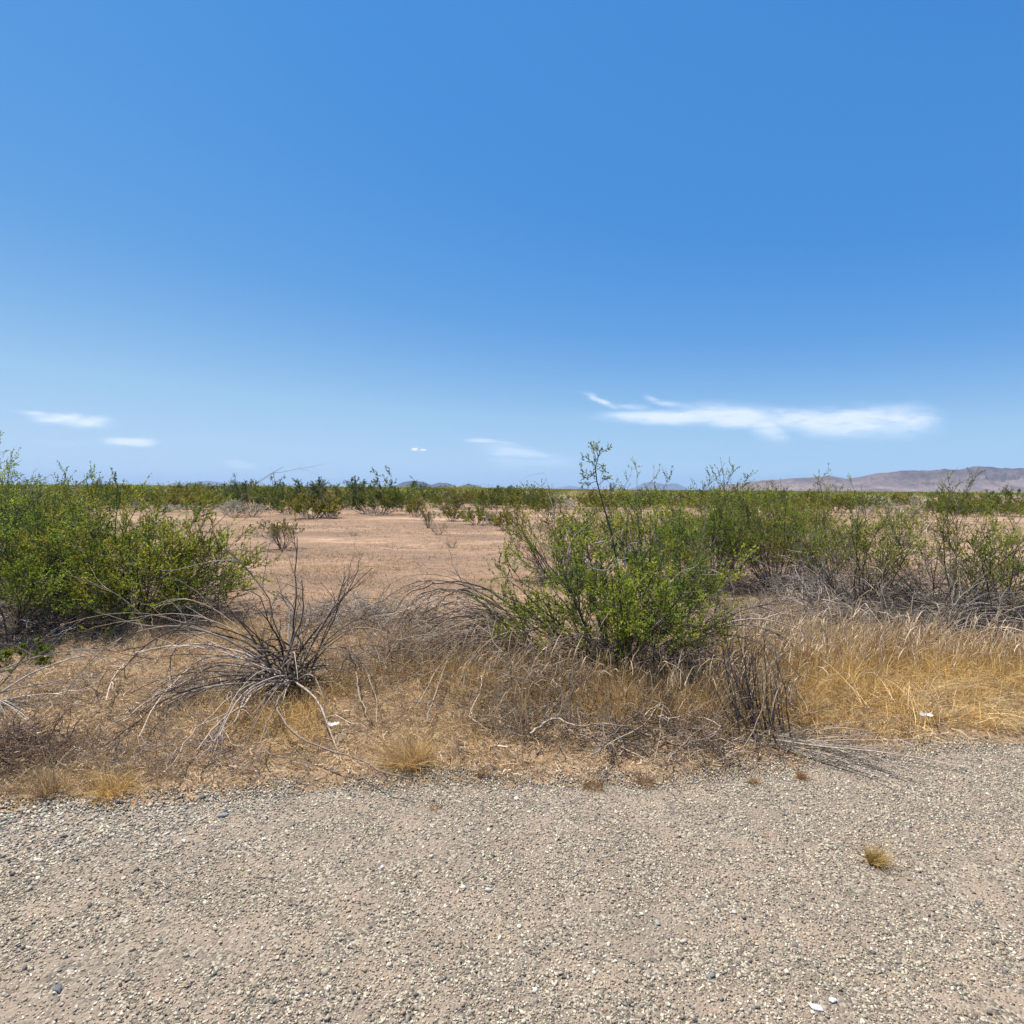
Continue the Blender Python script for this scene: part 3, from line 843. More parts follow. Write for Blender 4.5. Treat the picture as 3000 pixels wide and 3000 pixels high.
def path_stems(g, rng, paths, dmax, r0, pal, K=22, n1=4, n2=2, twig=0.22, root=None, spread=0.0, zmin=0.12):
    """single stems followed along their real course: given in photo pixels, kept at the plant's own distance or on the ground in front of it"""
    Q = []
    for i, h in enumerate(paths):
        h = np.array(h, float); seg = np.r_[0, np.cumsum(np.hypot(*np.diff(h, axis=0).T))]
        tt = np.linspace(0, seg[-1], K)
        x = np.interp(tt, seg, h[:, 0]); y = np.interp(tt, seg, h[:, 1])
        for _ in range(3):
            x[1:-1] = .25 * x[:-2] + .5 * x[1:-1] + .25 * x[2:]; y[1:-1] = .25 * y[:-2] + .5 * y[1:-1] + .25 * y[2:]
        wv = np.cumsum(rng.normal(0, 2.0, (2, K)), 1); wv -= np.linspace(0, 1, K)[None] * wv[:, -1:]
        x = x + wv[0]; y = y + wv[1]
        d0 = dmax - spread * rng.uniform(0, 1) * np.linspace(0, 1, K)
        P = []
        for a, b, d in zip(x, y, d0):
            r = unproject(a, b)
            k = d / r.y
            if r.z < 0: k = min(k, (CAM_H - zmin) / -r.z)
            P.append((r.x * k, r.y * k, CAM_H + r.z * k))
        Q.append(P)
    Q = np.array(Q)
    if root is not None: Q = Q - np.array(root)
    c = pick(rng, pal, len(Q), 0.15)
    rr = r0 * rng.uniform(0.7, 1.2, len(Q))
    g.tubes(Q, taper(len(Q), K, rr, rr * 0.35), c, 5)
    if n1:
        o1, d1, p1, t1 = offshoots(Q, n1, 0.25, 1.0, 0.2, 0.8, rng)
        P1 = grow(o1, d1, twig * rng.uniform(0.4, 1.3, len(p1)), 7, 0.16, -0.04, rng)
        g.tubes(P1, taper(len(P1), 7, r0 * 0.4, r0 * 0.16), c[p1] * np.exp(rng.normal(0, 0.2, (len(p1), 1))), 4)
        if n2:
            o2, d2, p2, t2 = offshoots(P1, n2, 0.2, 1.0, 0.3, 1.1, rng)
            P2 = grow(o2, d2, twig * rng.uniform(0.15, 0.5, len(p2)), 5, 0.2, -0.03, rng)
            g.tubes(P2, taper(len(P2), 5, r0 * 0.22, r0 * 0.1), c[p1][p2], 3)
    return g


rng, t = dead_thing(548, 1302, "leafless shrub with many stems arching far out to one side and thin upright shoots", 201)
g, _ = arcs_geo(rng, 7, math.radians(184), 0.2, 0.66, 0.16, 1.5, 0.12, 1.85, r0=0.007, base=0.12, n1=3, n2=3, wob=0.05, zoff=0.10)
root = ground(548, 1302)
path_stems(g, rng, [
    [(540, 1285), (510, 1252), (485, 1229), (443, 1207), (406, 1191), (346, 1184), (301, 1194), (271, 1209), (248, 1239), (230, 1259), (208, 1281), (193, 1309)],
    [(542, 1285), (515, 1252), (460, 1222), (405, 1195), (370, 1194), (335, 1214), (320, 1234), (316, 1259), (317, 1283), (322, 1303)],
    [(540, 1288), (510, 1262), (477, 1241), (431, 1234), (390, 1221), (351, 1222), (301, 1222), (266, 1237), (230, 1257), (205, 1290), (200, 1322)],
    [(540, 1288), (510, 1266), (443, 1254), (393, 1252), (360, 1274), (310, 1302), (276, 1319), (248, 1342), (193, 1379)],
    [(540, 1290), (510, 1269), (457, 1269), (427, 1272), (393, 1282), (360, 1289), (326, 1301), (290, 1330), (240, 1372), (190, 1410)],
    [(545, 1292), (502, 1286), (468, 1314), (452, 1354), (423, 1389), (405, 1407), (363, 1432)],
    [(545, 1290), (510, 1282), (443, 1302), (418, 1322), (390, 1356), (353, 1381), (338, 1409), (328, 1439)],
    [(545, 1288), (505, 1258), (470, 1240), (420, 1232), (380, 1248), (345, 1275), (320, 1300), (285, 1340), (262, 1390)],
    [(545, 1290), (512, 1280), (480, 1300), (450, 1330), (420, 1352), (395, 1375), (372, 1415)]],
    4.85, 0.0100, BARK_DEAD, n1=7, n2=2, root=root, spread=0.35)
path_stems(g, rng, [
    [(560, 1285), (581, 1263), (612, 1240), (631, 1218), (664, 1229), (704, 1283), (717, 1329), (711, 1363)],
    [(660, 1229), (672, 1255), (678, 1290), (684, 1325), (690, 1345)],
    [(557, 1266), (517, 1319), (527, 1363), (584, 1409), (651, 1426), (691, 1433), (714, 1453), (771, 1469)],
    [(540, 1300), (514, 1343), (487, 1393), (501, 1416), (564, 1436), (617, 1416)],
    [(501, 1296), (494, 1236), (512, 1186), (541, 1184), (561, 1213), (567, 1249)]],
    4.75, 0.0072, [(0.40, 0.30, 0.215), (0.30, 0.22, 0.16)], n1=3, n2=2, root=root)
g, _ = arcs_geo(rng, 10, math.radians(220), 0.28, 0.48, 0.2, 1.35, 0.15, 1.5, r0=0.0075, base=0.12, n1=3, n2=3, wob=0.05, g=g, zoff=0.06)
g, _ = arcs_geo(rng, 9, math.radians(268), 0.35, 0.35, 0.3, 1.0, 0.25, 1.5, r0=0.008, base=0.1, n1=3, n2=2, wob=0.06, g=g, pal=[(0.46, 0.37, 0.29), (0.36, 0.28, 0.22)], zoff=0.08)
g, _ = arcs_geo(rng, 8, math.radians(330), 0.45, 0.75, 0.3, 1.0, 0.25, 1.9, r0=0.0075, base=0.1, n1=3, n2=3, wob=0.06, g=g, zoff=0.06)
g.build("arching_stems", M_BARK, t)
g, _ = arcs_geo(rng, 9, math.radians(90), 1.9, 1.36, 0.15, 1.0, 0.2, 0.05, r0=0.010, base=0.16, n1=5, n2=3, wob=0.13, pal=BARK_LIVE + [(0.30, 0.25, 0.21)])
g, _ = arcs_geo(rng, 5, math.radians(20), 0.5, 1.12, 0.12, 1.15, 0.15, 0.1, r0=0.0075, base=0.14, n1=4, n2=3, wob=0.09, g=g, pal=BARK_DEAD)
g.build("upright_stems", M_BARK, t)
g = tangle_geo(rng, 90, 0.24, 0.45, pal=BARK_LIVE, L=0.35, r0=0.008, n1=2, n2=0)
g.build("crown_base", M_BARK, t)

rng, t = dead_thing(1005, 1232, "dense sheaf of dead brown stems bowing over to the ground beside the middle green bush", 202)
g, _ = arcs_geo(rng, 14, math.radians(172), 0.18, 0.92, 0.08, 1.7, 0.1, 2.3, r0=0.009, base=0.14, n1=4, n2=3, wob=0.045)
g, _ = arcs_geo(rng, 30, math.radians(188), 0.30, 0.62, 0.2, 1.5, 0.2, 1.7, r0=0.0065, base=0.2, n1=4, n2=3, wob=0.05, g=g)
g, _ = arcs_geo(rng, 22, math.radians(228), 0.35, 0.7, 0.25, 1.15, 0.2, 1.9, r0=0.0065, base=0.2, n1=3, n2=3, wob=0.06, g=g)
z6 = lambda pts: [(450.8 + a / 3, 1062.6 + b / 3) for a, b in pts]
path_stems(g, rng, [z6(p) for p in (
    [(1660, 430), (1550, 250), (1440, 150), (1300, 95), (1180, 90), (1050, 125), (950, 190), (880, 290), (800, 390)],
    [(1650, 420), (1600, 330), (1480, 190), (1380, 150), (1250, 135), (1190, 190), (1050, 290), (900, 340)],
    [(1660, 430), (1640, 370), (1530, 290), (1350, 230), (1200, 215), (1080, 260), (920, 370), (860, 480)],
    [(1640, 400), (1500, 270), (1400, 190), (1280, 160), (1100, 165), (980, 240), (900, 330), (850, 420)],
    [(1640, 380), (1400, 310), (1250, 280), (1100, 300), (950, 400), (880, 480)],
    [(1640, 375), (1480, 480), (1400, 600), (1300, 870)], [(1560, 330), (1500, 290), (1300, 400), (1160, 540), (1080, 670), (1020, 790)],
    [(1600, 360), (1480, 330), (1330, 380), (1250, 450), (1170, 560), (1130, 690), (1070, 830), (1065, 900)],
    [(1640, 390), (1450, 330), (1300, 340), (1150, 400), (1020, 480), (930, 580)])],
    6.2, 0.0135, [(0.56, 0.41, 0.29), (0.46, 0.335, 0.24), (0.34, 0.25, 0.18)], n1=4, n2=3, root=ground(1005, 1232), spread=0.5)
g.build("arching_stems", M_BARK, t)

rng, t = dead_thing(1215, 1268, "drooping dead branches hanging in front of the middle green bush down to the dry grass", 203)
g, _ = arcs_geo(rng, 12, math.radians(-28), 0.22, 0.62, 0.16, 1.55, 0.15, 1.75, r0=0.009, base=0.15, n1=5, n2=3, wob=0.05, pal=BARK_DEAD)
g, _ = arcs_geo(rng, 14, math.radians(-95), 0.6, 0.75, 0.25, 1.05, 0.2, 2.2, r0=0.008, base=0.25, n1=4, n2=3, wob=0.07, g=g)
g, _ = arcs_geo(rng, 9, math.radians(-150), 0.3, 0.9, 0.2, 1.15, 0.2, 2.3, r0=0.008, base=0.25, n1=4, n2=3, wob=0.07, g=g)
path_stems(g, rng, [
    [(1200, 1250), (1288, 1236), (1332, 1239), (1382, 1249), (1422, 1266), (1468, 1289), (1502, 1313), (1535, 1329)],
    [(1382, 1249), (1405, 1275), (1412, 1300)], [(1440, 1275), (1480, 1285), (1510, 1302), (1522, 1330), (1530, 1345)], [(1468, 1289), (1490, 1316), (1508, 1340)],
    [(1230, 1190), (1265, 1206), (1278, 1236), (1277, 1276), (1248, 1329), (1245, 1379), (1235, 1439)],
    [(1270, 1240), (1298, 1246), (1302, 1263), (1292, 1296), (1298, 1346)],
    [(1268, 1283), (1245, 1319), (1192, 1376), (1118, 1419), (1085, 1449)], [(1240, 1325), (1190, 1350), (1140, 1395), (1120, 1440)],
    [(1060, 1180), (998, 1186), (962, 1223), (935, 1265), (922, 1303)],
    [(1090, 1220), (1035, 1256), (1002, 1283), (992, 1309), (985, 1356), (978, 1379)],
    [(1120, 1235), (1095, 1243), (1068, 1296), (1028, 1329), (1008, 1363), (978, 1376)],
    [(1240, 1352), (1280, 1357), (1300, 1362)], [(1000, 1385), (1030, 1360), (1060, 1357), (1100, 1366), (1135, 1366)]],
    5.15, 0.0068, BARK_DEAD, n1=4, n2=2, root=ground(1215, 1268), spread=0.4)
g.build("branches", M_BARK, t)

rng, t = dead_thing(1432, 1392, "blackened brush with upright dark stems and a fan of grey twigs lying on the gravel", 204)
g, _ = arcs_geo(rng, 46, math.radians(140), 0.7, 1.22, 0.2, 0.50, 0.25, -0.15, r0=0.0048, base=0.20, n1=2, n2=2, wob=0.06, pal=[(0.055, 0.045, 0.04), (0.09, 0.075, 0.065), (0.13, 0.105, 0.09)])
g.build("upright_stems", M_BARK, t)
g, _ = arcs_geo(rng, 46, math.radians(-38), 0.22, 0.06, 0.05, 0.72, 0.22, 0.12, r0=0.0035, base=0.14, n1=2, n2=1, wob=0.04, pal=BARK_GREY, floor=0.012)
g, _ = arcs_geo(rng, 10, math.radians(5), 0.2, 0.12, 0.08, 0.75, 0.2, 0.2, r0=0.004, base=0.1, n1=3, n2=2, wob=0.06, pal=BARK_DEAD, g=g, floor=0.012)
g.build("fallen_twigs", M_BARK, t)

rng, t = dead_thing(-70, 1345, "dead branches reaching into view from the photo's left border over the dry grass", 205)
g, _ = arcs_geo(rng, 10, math.radians(22), 0.3, 0.45, 0.15, 0.95, 0.2, 1.0, r0=0.007, base=0.12, n1=4, n2=3, wob=0.08, pal=BARK_GREY)
g, _ = arcs_geo(rng, 8, math.radians(-25), 0.25, 0.5, 0.15, 0.7, 0.2, 1.4, r0=0.007, base=0.12, n1=3, n2=3, wob=0.08, g=g, pal=BARK_GREY)
g.build("branches", M_BARK, t)

rng, t = dead_thing(1547, 1160, "pale bleached snag with crooked forking branches in the twig tangle", 206)
g, _ = arcs_geo(rng, 5, math.radians(90), 1.8, 1.3, 0.2, 0.75, 0.15, -0.1, r0=0.013, base=0.06, n1=5, n2=4, wob=0.16, pal=[(0.50, 0.42, 0.36), (0.44, 0.38, 0.33)], S=6, l1=(0.25, 0.6))
g.build("branches", M_BARK, t)

rng, t = dead_thing(1740, 1215, "dead arching stems with thick bent tips drooping into the golden grass", 207)
g, _ = arcs_geo(rng, 12, math.radians(-105), 0.5, 0.85, 0.2, 1.0, 0.2, 2.0, r0=0.009, base=0.45, n1=4, n2=3, wob=0.07, pal=BARK_DEAD)
g, _ = arcs_geo(rng, 12, math.radians(-20), 0.5, 0.6, 0.2, 1.0, 0.2, 1.4, r0=0.006, base=0.4, n1=4, n2=3, wob=0.07, pal=BARK_GREY, g=g)
g.build("branches", M_BARK, t)

rng, t = dead_thing(1385, 1205, "reddish-brown fallen branches heaped between the two green bushes and the seeding grass", 208)
g, _ = arcs_geo(rng, 16, math.radians(160), 0.5, 0.3, 0.15, 0.9, 0.2, 0.7, r0=0.007, base=0.35, n1=4, n2=3, wob=0.08, pal=[(0.40, 0.28, 0.20), (0.46, 0.35, 0.27), (0.30, 0.20, 0.15)])
g = tangle_geo(rng, 170, 0.75, 0.32, pal=BARK_DEAD, L=0.55, r0=0.0045, g=g)
g.build("branches", M_BARK, t)

G_PILE = "low heaps of dead twigs on the verge"


def pile(x, y, n, R, H, label, seed, pal=BARK_GREY, L=0.4, r0=0.0035, squash=(1, 1), n2=2):
    rng = np.random.default_rng(seed)
    o = tangle_geo(rng, n, R, H, pal=pal, L=L, r0=r0, squash=squash, n2=n2).build("twig_heap", M_BARK, loc=ground(x, y))
    tag(o, label, "twig heap", G_PILE)


pile(680, 1176, 420, 0.75, 0.34, "dark grey mound of dead twigs behind the leafless arching shrub", 301, squash=(1.2, 0.6))
pile(420, 1305, 230, 0.5, 0.13, "flat grey mat of fine twigs under the arching stems", 302, L=0.25, r0=0.0025)
pile(975, 1375, 150, 0.26, 0.12, "small dark clump of twigs in the dry grass left of the drooping branches", 303, pal=BARK_LIVE + BARK_GREY, L=0.2, r0=0.0025)
pile(1255, 1395, 240, 0.62, 0.16, "loose pale and black twigs strewn at the gravel edge in front of the middle bush", 304, pal=BARK_DEAD + BARK_LIVE, L=0.45, r0=0.0035, squash=(1.2, 0.6))
pile(15, 1440, 320, 0.36, 0.22, "dark brown brittle brush cut by the left border just above the gravel", 305, pal=[(0.12, 0.08, 0.06), (0.17, 0.11, 0.08), (0.24, 0.16, 0.11)], L=0.25, r0=0.003)
pile(285, 1440, 220, 0.5, 0.09, "flat purplish-grey patch of fine dead stalks along the gravel at the left", 306, pal=[(0.22, 0.17, 0.15), (0.29, 0.23, 0.20)], L=0.18, r0=0.002, squash=(1.4, 0.5))
pile(860, 1225, 340, 0.62, 0.30, "brown hollow thicket of fine twigs beneath the bowing stems", 307, pal=BARK_DEAD, L=0.4, r0=0.003)
pile(760, 1262, 300, 0.6, 0.22, "loose grey-brown twigs between the leafless shrub and the bowing stems", 310, pal=BARK_DEAD, L=0.4, r0=0.003, squash=(1.2, 0.7))
pile(1000, 1320, 260, 0.5, 0.30, "brown twiggy thicket at the left foot of the middle bush", 311, pal=BARK_DEAD + BARK_LIVE, L=0.45, r0=0.0035)
pile(1340, 1300, 260, 0.45, 0.34, "dark twiggy thicket at the right foot of the middle bush", 312, pal=BARK_DEAD + BARK_LIVE, L=0.45, r0=0.0035)
pile(1840, 1175, 420, 0.85, 0.40, "long grey tangle of dead twigs behind the golden grass at the right", 308, squash=(1.5, 0.6))
pile(1500, 1180, 420, 0.8, 0.42, "pale grey criss-cross of dead twigs left of the olive bush's tangle", 309, pal=BARK_DEAD + BARK_GREY, squash=(1.3, 0.6))

# ------------------------------------------------------------------ grass and litter of the verge (uncountable)
G_GOLD = [(0.58, 0.39, 0.15), (0.68, 0.48, 0.22), (0.46, 0.28, 0.095), (0.74, 0.56, 0.30), (0.62, 0.42, 0.17)]
G_TAN = [(0.54, 0.41, 0.26), (0.44, 0.315, 0.19), (0.62, 0.49, 0.33), (0.33, 0.22, 0.13)]
G_BROWN = [(0.44, 0.29, 0.14), (0.33, 0.21, 0.105), (0.52, 0.35, 0.175), (0.60, 0.44, 0.25)]
warm = lambda p, k: (np.array(p) * k).tolist()
G_TAN = warm(G_TAN, (1.22, 1.16, 0.98)); G_GOLD = warm(G_GOLD, (1.22, 1.18, 1.0))


def in_poly_density(X, Y, spots):
    """spots: (px, py, radius in metres x, y, weight)"""
    D = np.zeros_like(X)
    for (px, py, rx, ry, wt) in spots:
        p = at(px, py)
        D = np.maximum(D, wt * np.exp(-((X - p[0]) / rx) ** 2 - ((Y - p[1]) / ry) ** 2))
    return D


def scatter(rng, n, x0, x1, y0, y1, dens):
    X = rng.uniform(x0, x1, n); Y = rng.uniform(y0, y1, n)
    k = rng.uniform(0, 1, n) < dens(X, Y)
    return X[k], Y[k]


def blades(g, rng, X, Y, h, hs, wd, pal, lean=0.5, K=4, droop=0.25, jit=0.2):
    n = len(X)
    o = np.stack((X, Y, gz(X, Y) - 0.005), -1)
    a = rng.uniform(0, 6.283, n)
    l = np.abs(rng.normal(0, lean, n))
    d = np.stack((np.cos(a) * l, np.sin(a) * l, np.ones(n)), -1)
    L = h * np.exp(rng.normal(0, hs, n))
    P = grow(o, d, L, K, 0.12, -droop, rng)
    P[:, :, 2] = np.maximum(P[:, :, 2], o[:, None, 2] + 0.004)
    W = np.broadcast_to(wd * np.array((1.0, 0.9, 0.65, 0.2, 0.1))[:K][None], (n, K)) * rng.uniform(0.6, 1.4, (n, 1))
    g.strips(P, W, pick(rng, pal, n, jit), rng)
    return P


rng = np.random.default_rng(401)
past = lambda X, Y, a=0.0, b=0.12: sstep(a, b, Y - edge_y(X))
verge_far = lambda X, Y: 1 - sstep(2.9, 5.0, Y - edge_y(X) + 2.0 * (fbm(X * 0.6, Y * 0.6, 41, 3) - 0.5) - sstep(1, 4, X) * 1.6)
patch = lambda X, Y, s, f=1.3: fbm(X * f, Y * f, s, 4, 0.55)

g = Geo()
X, Y = scatter(rng, 150000, -6.5, 8.0, 2.6, 8.6, lambda X, Y: past(X, Y, -0.05, 0.2) * verge_far(X, Y) * sstep(0.40, 0.62, patch(X, Y, 61)) * 0.9)
blades(g, rng, X, Y, 0.075, 0.45, 0.0028, G_TAN, lean=0.9)
X, Y = scatter(rng, 110000, -6.5, 8.0, 2.6, 9.5, lambda X, Y: past(X, Y, -0.02, 0.25) * verge_far(X, Y) * sstep(0.45, 0.65, patch(X, Y, 67, 0.9)) * 0.9)
blades(g, rng, X, Y, 0.10, 0.4, 0.0026, G_BROWN, lean=0.8)
tag(g.build("dry_grass", M_GRASS), kind='stuff', label="short tan and brown dead grass covering the verge")

g = Geo()
gold = [(700, 1335, 0.55, 0.5, 1.0), (800, 1300, 0.55, 0.45, 1.0), (540, 1350, 0.45, 0.35, 0.8), (620, 1390, 0.4, 0.25, 0.7), (900, 1290, 0.4, 0.4, 0.6),
        (1180, 1330, 0.5, 0.35, 0.6), (1300, 1300, 0.5, 0.5, 0.6), (450, 1370, 0.4, 0.25, 0.4), (1050, 1300, 0.5, 0.5, 0.4), (360, 1200, 0.7, 0.5, 0.4), (180, 1500, 0.4, 0.12, 0.5)]
X, Y = scatter(rng, 160000, -3.2, 2.2, 2.8, 6.8, lambda X, Y: past(X, Y) * in_poly_density(X, Y, gold) * sstep(0.3, 0.6, patch(X, Y, 71, 2.0)) * 0.8)
blades(g, rng, X, Y, 0.16, 0.35, 0.0027, G_GOLD, lean=0.75, droop=0.35)
gold2 = [(1560, 1330, 0.7, 0.45, 1.0), (1700, 1330, 0.7, 0.5, 1.0), (1850, 1310, 0.9, 0.6, 1.0), (1480, 1350, 0.35, 0.3, 0.8), (1950, 1330, 0.8, 0.5, 1.0), (1640, 1380, 0.7, 0.18, 0.6), (1880, 1370, 0.7, 0.18, 0.7), (2080, 1330, 0.8, 0.5, 1)]
X, Y = scatter(rng, 150000, 1.2, 6.5, 3.4, 6.2, lambda X, Y: past(X, Y) * in_poly_density(X, Y, gold2) * sstep(0.32, 0.58, patch(X, Y, 73, 3.2)) * 0.75)
hh = 0.13 + 0.14 * sstep(0.35, 1.0, Y - edge_y(X)) * sstep(0.35, 0.6, patch(X, Y, 75, 2.2))
blades(g, rng, X, Y, hh, 0.35, 0.003, G_GOLD, lean=0.8, droop=0.32)
X, Y = scatter(rng, 32000, 1.0, 6.5, 3.4, 6.4, lambda X, Y: past(X, Y) * in_poly_density(X, Y, gold2) * sstep(0.45, 0.62, patch(X, Y, 77, 1.4)) * 0.6)
n = len(X)
fa = 14.0 * fbm(X * 1.3, Y * 1.3, 78, 3) + rng.normal(0, 0.6, n)
o = np.stack((X, Y, gz(X, Y) + rng.uniform(0.0, 0.10, n)), -1)
d = np.stack((np.cos(fa), np.sin(fa), rng.uniform(0.2, 0.9, n)), -1)
P = grow(o, d, 0.30 * np.exp(rng.normal(0, 0.3, n)), 6, 0.08, -0.16, rng)
P[:, :, 2] = np.maximum(P[:, :, 2], o[:, None, 2] * 0.4 + 0.01)
g.strips(P, np.broadcast_to(np.array((.0028, .0028, .0025, .002, .0014, .0006)), (n, 6)), pick(rng, [(0.80, 0.62, 0.34), (0.88, 0.70, 0.42), (0.70, 0.50, 0.24)], n), rng)
tag(g.build("golden_grass", M_GRASS), kind='stuff', label="fine golden dead grass in drifts on the verge")

# taller grass with nodding pale seed heads, right of the middle bush
g = Geo()
tall = [(1480, 1270, 0.5, 0.5, 1.0), (1570, 1255, 0.7, 0.5, 1.0), (1680, 1250, 0.7, 0.5, 1.0), (1780, 1260, 0.7, 0.5, 0.9), (1880, 1270, 0.7, 0.4, 0.7), (1330, 1330, 0.5, 0.35, 0.5), (1130, 1330, 0.45, 0.4, 0.5), (1000, 1330, 0.5, 0.4, 0.6), (1230, 1330, 0.6, 0.4, 0.8), (1380, 1340, 0.4, 0.3, 0.8), (1980, 1270, 0.8, 0.5, .7)]
X, Y = scatter(rng, 26000, -0.6, 7.0, 3.6, 7.2, lambda X, Y: past(X, Y, .1, .3) * in_poly_density(X, Y, tall) * sstep(0.25, 0.55, patch(X, Y, 79, 1.6)) * 0.9)
n = len(X)
K = 8
o = np.stack((X, Y, gz(X, Y) - 0.005), -1)
a = rng.normal(math.radians(-20), 1.0, n); l = np.abs(rng.normal(0, 0.22, n))
d = np.stack((np.cos(a) * l, np.sin(a) * l, np.ones(n)), -1)
L = 0.36 * np.exp(rng.normal(0, 0.22, n))
sagk = np.array((0, 0, 0, -.03, -.10, -.28, -.45, -.5))[None] * rng.uniform(0.5, 1.3, (n, 1))
P = grow(o, d, L, K, 0.05, sagk, rng)
prof = np.array((1.0, .9, .8, .7, .8, 3.0, 3.2, 0.8))[None]
R_ = 0.0011 * prof * rng.uniform(0.7, 1.3, (n, 1))
stem_c = pick(rng, [(0.56, 0.38, 0.16), (0.64, 0.46, 0.21), (0.44, 0.28, 0.12)], n)
head_c = pick(rng, [(0.78, 0.59, 0.38), (0.86, 0.69, 0.48), (0.66, 0.47, 0.28)], n)
Cc = np.where((np.arange(K) >= 5)[None, :, None], head_c[:, None], stem_c[:, None])
g.tubes(P, R_, Cc, 3)
X2 = np.repeat(X, 3) + rng.normal(0, 0.02, 3 * n); Y2 = np.repeat(Y, 3) + rng.normal(0, 0.02, 3 * n)
blades(g, rng, X2, Y2, 0.22, 0.3, 0.003, G_GOLD + [(0.40, 0.25, 0.12)], lean=0.4, droop=0.2)
tag(g.build("seeding_grass", M_GRASS), kind='stuff', label="tall dead grass with nodding pale seed heads")

g = Geo()
brown = [(1180, 1330, 0.55, 0.35, 1.0), (1300, 1330, 0.5, 0.4, 1.0), (1060, 1310, 0.5, 0.4, 0.9), (960, 1300, 0.5, 0.4, 0.7), (1390, 1330, 0.35, 0.3, 0.9), (1100, 1385, 0.7, 0.2, 0.5), (1280, 1390, 0.6, 0.18, 0.6),
         (870, 1270, 0.5, 0.5, 0.7), (700, 1230, 0.6, 0.5, 0.5), (330, 1240, 0.8, 0.5, 0.35), (1450, 1290, 0.4, 0.4, 0.4)]
X, Y = scatter(rng, 110000, -3.0, 5.5, 3.0, 7.5, lambda X, Y: past(X, Y, .05, .3) * in_poly_density(X, Y, brown) * sstep(0.36, 0.6, patch(X, Y, 85, 2.2)) * 0.8)
blades(g, rng, X, Y, 0.27, 0.35, 0.003, [(0.56, 0.34, 0.125), (0.44, 0.25, 0.09), (0.68, 0.45, 0.19), (0.74, 0.54, 0.28), (0.30, 0.18, 0.08)], lean=0.5, droop=0.14)
tag(g.build("brown_grass", M_GRASS), kind='stuff', label="upright orange-brown dead grass under and beside the middle bush")

# fallen stalks, twig crumbs and leaf scraps lying on the earth
g = Geo()
X, Y = scatter(rng, 330000, -6.5, 8.0, 2.6, 8.6, lambda X, Y: past(X, Y, -0.12, 0.1) * verge_far(X, Y) * (0.35 + 0.65 * sstep(0.35, 0.6, patch(X, Y, 83))))
n = len(X)
o = np.stack((X, Y, gz(X, Y) + rng.uniform(0.003, 0.035, n)), -1)
a = rng.uniform(0, 6.283, n)
d = np.stack((np.cos(a), np.sin(a), rng.normal(0, 0.35, n)), -1)
P = grow(o, d, rng.uniform(0.015, 0.075, n), 3, 0.3, 0, rng)
g.strips(P, np.broadcast_to(rng.uniform(0.0018, 0.0062, (n, 1)), (n, 3)), pick(rng, G_TAN + G_BROWN + [(0.55, 0.44, 0.34), (0.36, 0.28, 0.21), (0.74, 0.60, 0.44), (0.62, 0.50, 0.37)], n, 0.25), rng)
X, Y = scatter(rng, 15000, -6.5, 8.0, 2.6, 8.6, lambda X, Y: past(X, Y, -0.05, 0.2) * verge_far(X, Y))
n = len(X)
o = np.stack((X, Y, gz(X, Y) + 0.01), -1)
a = rng.uniform(0, 6.283, n)
d = np.stack((np.cos(a), np.sin(a), np.abs(rng.normal(0, 0.45, n))), -1)
P = grow(o, d, rng.uniform(0.08, 0.32, n), 6, 0.18, -0.08, rng)
P[:, :, 2] = np.maximum(P[:, :, 2], o[:, None, 2] - 0.006)
g.tubes(P, taper(n, 6, rng.uniform(0.001, 0.0026, n), 0.0008), pick(rng, BARK_DEAD + [(0.5, 0.37, 0.22)], n, 0.25), 3)
tag(g.build("plant_litter", M_GRASS), kind='stuff', label="fallen stalks and twig crumbs on the brown earth")

# sparse low stubble and pebbles over the sand flat
g = Geo()
def flat_d(X, Y):
    return sstep(0.0, 1.5, Y - edge_y(X) - 2.5) * np.clip(1.5 * sstep(0.42, 0.66, fbm(X * 0.28, Y * 0.75, 91, 4, 0.6)) + 0.05, 0, 1) * np.clip(12.0 / np.maximum(Y, 1), 0.15, 1)
X, Y = scatter(rng, 420000, -22, 26, 6, 46, flat_d)
k = np.abs(X) < 0.95 * Y + 2
X, Y = X[k], Y[k]
blades(g, rng, X, Y, 0.035, 0.4, 0.007, [(0.22, 0.17, 0.13), (0.28, 0.21, 0.155), (0.36, 0.26, 0.17), (0.16, 0.125, 0.10)], lean=1.0, K=3)
st_x = [(760, 1135, 1.6, 1.2, 1.0), (860, 1100, 2.0, 1.5, 1.0), (660, 1075, 2.2, 2.0, .8), (640, 1130, 1.2, .8, .8), (940, 1120, 1.0, 1.0, 1), (730, 1040, 3, 2.0, .5)]
X, Y = scatter(rng, 140000, -6, 4, 6.5, 20, lambda X, Y: in_poly_density(X, Y, st_x) * sstep(0.4, 0.6, patch(X, Y, 95, 0.8)))
blades(g, rng, X, Y, 0.06, 0.4, 0.004, G_TAN + [(0.42, 0.28, 0.14)], lean=0.8)
X, Y = scatter(rng, 16000, -16, 18, 6.5, 26, lambda X, Y: sstep(0.0, 1.5, Y - edge_y(X) - 2.5) * (np.abs(X) < 0.95 * Y) * sstep(0.40, 0.62, fbm(X * 0.5, Y * 0.5, 97, 3)))
n = len(X)
o = np.stack((X, Y, gz(X, Y) + 0.012), -1)
a = rng.uniform(0, 6.283, n)
P = grow(o, np.stack((np.cos(a), np.sin(a), np.abs(rng.normal(0, 0.4, n))), -1), rng.uniform(0.06, 0.30, n), 5, 0.22, -0.1, rng)
P[:, :, 2] = np.maximum(P[:, :, 2], o[:, None, 2] - 0.008)
g.tubes(P, taper(n, 5, rng.uniform(0.0015, 0.004, n), 0.001), pick(rng, BARK_DEAD + [(0.16, 0.12, 0.09)], n, 0.25), 3)
tag(g.build("dry_stubble", M_GRASS), kind='stuff', label="thin dead stubble dotted over the sand flat")

